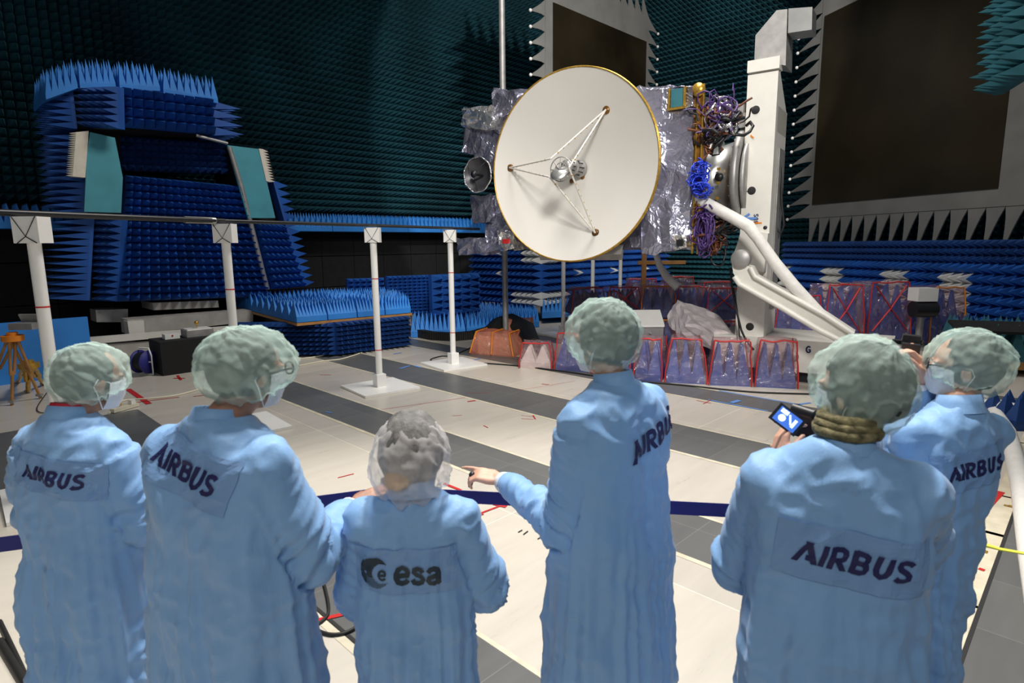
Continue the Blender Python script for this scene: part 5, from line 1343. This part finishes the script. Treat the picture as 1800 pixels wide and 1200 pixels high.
p6 = person('person at the right edge in a blue gown taking a photo, white mask seen sideways', (1690, 646), 2.12, -10, -62, -2, (.118, .136, .122),
            {-1: dict(el=W_(1560, 790, 2.35), wr=W_(1583, 668, 2.32), hd=(-.1, .1, 1), pn=(.7, -.5, .1), curl=.45, side=-1), 1: dict(el=B_(.17, .2, 1.12), wr=W_(1620, 668, 2.2), hd=(-.2, .1, .9), pn=(-.8, .2, .1), curl=.8)}, hair='hair_dark', skin='skin', glasses=True, hs=1.04, seed=6, bulk=.92, capoff=(0, -.02, .02), shift=(-.05, 0), sway=.19,
            logo=dict(px=(1716, 823), h=.052, rot=8, kind='AIRBUS', pw=.3, ph=.13))
# ---------------------------------------------------------------- what they hold
wr = p4['WR'][-1]; c = wr + Vector((-.118, .024, -.012))
m = MB(); m.tube([c + Vector((.01, 0, .02)), c, c + Vector((-.004, 0, -.03))], [.012, .013, .008], 10); m.ball(c + Vector((.006, 0, .022)), .014)
tag(m.build('small_microphone', M['black2'], loc=c), 'small black object pinched in the fingers of the tallest person', 'small object')
c = Vector(at_y(1412, 748, 1.98)); cc = thing('camcorder', c, 'small black camcorder with a lit swing-out screen held by the person with the scarf', 'video camera')
f_ = Vector((-.5, .86, 0)).normalized(); s_ = Vector((f_.y, -f_.x, 0))
m = MB(); m.box(c + s_ * .01, (.055, .11, .075), (s_, f_, Z)); m.build('body', M['black2'], cc)
m = MB(); m.cyl(c + f_ * .05 + Z * .01, c + f_ * .1 + Z * .01, .028, 20); m.cyl(c - f_ * .04 + Z * .045, c + f_ * .04 + Z * .05, .02, 16); m.build('lens', M['black2'], cc)
sc = Vector(at_y(1384, 737, 1.92)); n_ = (CP - sc).normalized(); x_ = (cr * .80 - cu * .60); x_ = (x_ - n_ * x_.dot(n_)).normalized(); y_ = n_.cross(x_)
m = MB(); m.box(sc, (.098, .066, .01), (x_, y_, n_)); sl = m.build('screen_case', M['black2'], cc)
m = MB(); m.box(sc + n_ * .006, (.078, .052, .002), (x_, y_, n_)); sn = m.build('screen', M['screen'], sl)
m = MB(); ts = Vector((0, 0, 0))
up_ = (Z - n_ * Z.dot(n_)).normalized(); rt_ = up_.cross(n_)
m.lathe([(.001, 0), (.012, 0)], sc + n_ * .0075 - x_ * .016 - y_ * .006, (x_, y_, n_), 20); m.box(sc + n_ * .0075 + x_ * .008 + y_ * .004, (.006, .034, .001), ((x_ * .8 + y_ * .6), (y_ * .8 - x_ * .6), n_)); m.box(sc + n_ * .0075 - x_ * .02 + y_ * .016, (.026, .014, .001), (x_, y_, n_)); m.box(sc + n_ * .0075 + x_ * .024, (.01, .03, .001), (x_, y_, n_))
m.build('screen_picture', M['screenlit'], sn)
m = MB(); m.tube([sc - Z * .035, sc - Z * .08 + rt_ * .0, sc - Z * .13], .0015, 5); m.ball(sc - Z * .145, (.022, .015, .018)); m.build('strap', M['black2'], cc)
c = Vector(at_y(1592, 622, 2.32)); dc = thing('photo_camera', c, 'black photo camera with a long lens raised by the person at the right edge', 'camera')
f_ = Vector((-.82, .5, .06)).normalized(); s_ = Vector((f_.y, -f_.x, 0)).normalized(); u_ = s_.cross(f_)
m = MB(); m.box(c + f_ * -.01, (.14, .06, .1), (s_, f_, u_)); m.box(c + u_ * .06 - f_ * .01, (.05, .06, .035), (s_, f_, u_)); m.ball(c - f_ * .045 + u_ * .05, (.018, .012, .012), (s_, f_, u_)); m.box(c + s_ * .055 + f_ * .025, (.03, .05, .09), (s_, f_, u_)); m.build('body', M['black2'], dc)
m = MB(); m.tube([c + f_ * .02, c + f_ * .05, c + f_ * .051, c + f_ * .13, c + f_ * .131, c + f_ * .16], [.036, .036, .033, .033, .038, .038], 24); m.build('lens', M['black2'], dc)

# print on the tower: only the end of the word shows above the wrapped duct
def flatword(word, C0, U, V, n, hgt, name, mt, parent, th=.22):
    its = list(strokes_to_quads(word, th, .13)); W2 = its[-1][1] + its[-1][2]; m = MB()
    for qs_, x0, w2 in its:
        for q in qs_: m.add([C0 + U * ((p[0] + x0 - W2 / 2) * hgt) + V * ((p[1] - .5) * hgt) - n * .006 for p in q], [(0, 1, 2, 3)])
    return m.build(name, M[mt], parent)
LET['G'] = ([[(.58, .8), (.44, .92), (.26, .9), (.12, .7), (.1, .5), (.14, .25), (.28, .09), (.46, .09), (.58, .22), (.58, .46), (.36, .46)]], .68)
flatword('BUS', tp(1329, 385, TW), Z, -T, K, .062, 'lettering', 'ink', col)
flatword('G', LP(a1 + .62, 1.045, .5), T, Z, K, .1, 'lettering', 'ink', tow)

GR = dict(person='people in gowns watching the spacecraft', wrapped_absorber='foam absorbers wrapped in clear plastic', barrier_post='white barrier posts', stanchion='black belt stanchions',
          barrier_belt='navy barrier belts', floor_absorber='blue spiked absorbers on the floor', upright_absorber='upright blue absorber slabs', wrapped_duct='white wrapped ducts', cable='cables on the floor',
          tripod='tripods at the left', wrapped_package='orange wrapped packages', serrated_reflector='serrated reflectors', hose='black hoses at the tower', absorber_pedestal='absorber walls below the reflectors', device='devices on the covered table')
for o in bpy.data.objects:
    n_ = o.name.split('.')[0]
    if o.parent is None and n_ in GR and 'label' in o and 'group' not in o: o['group'] = GR[n_]
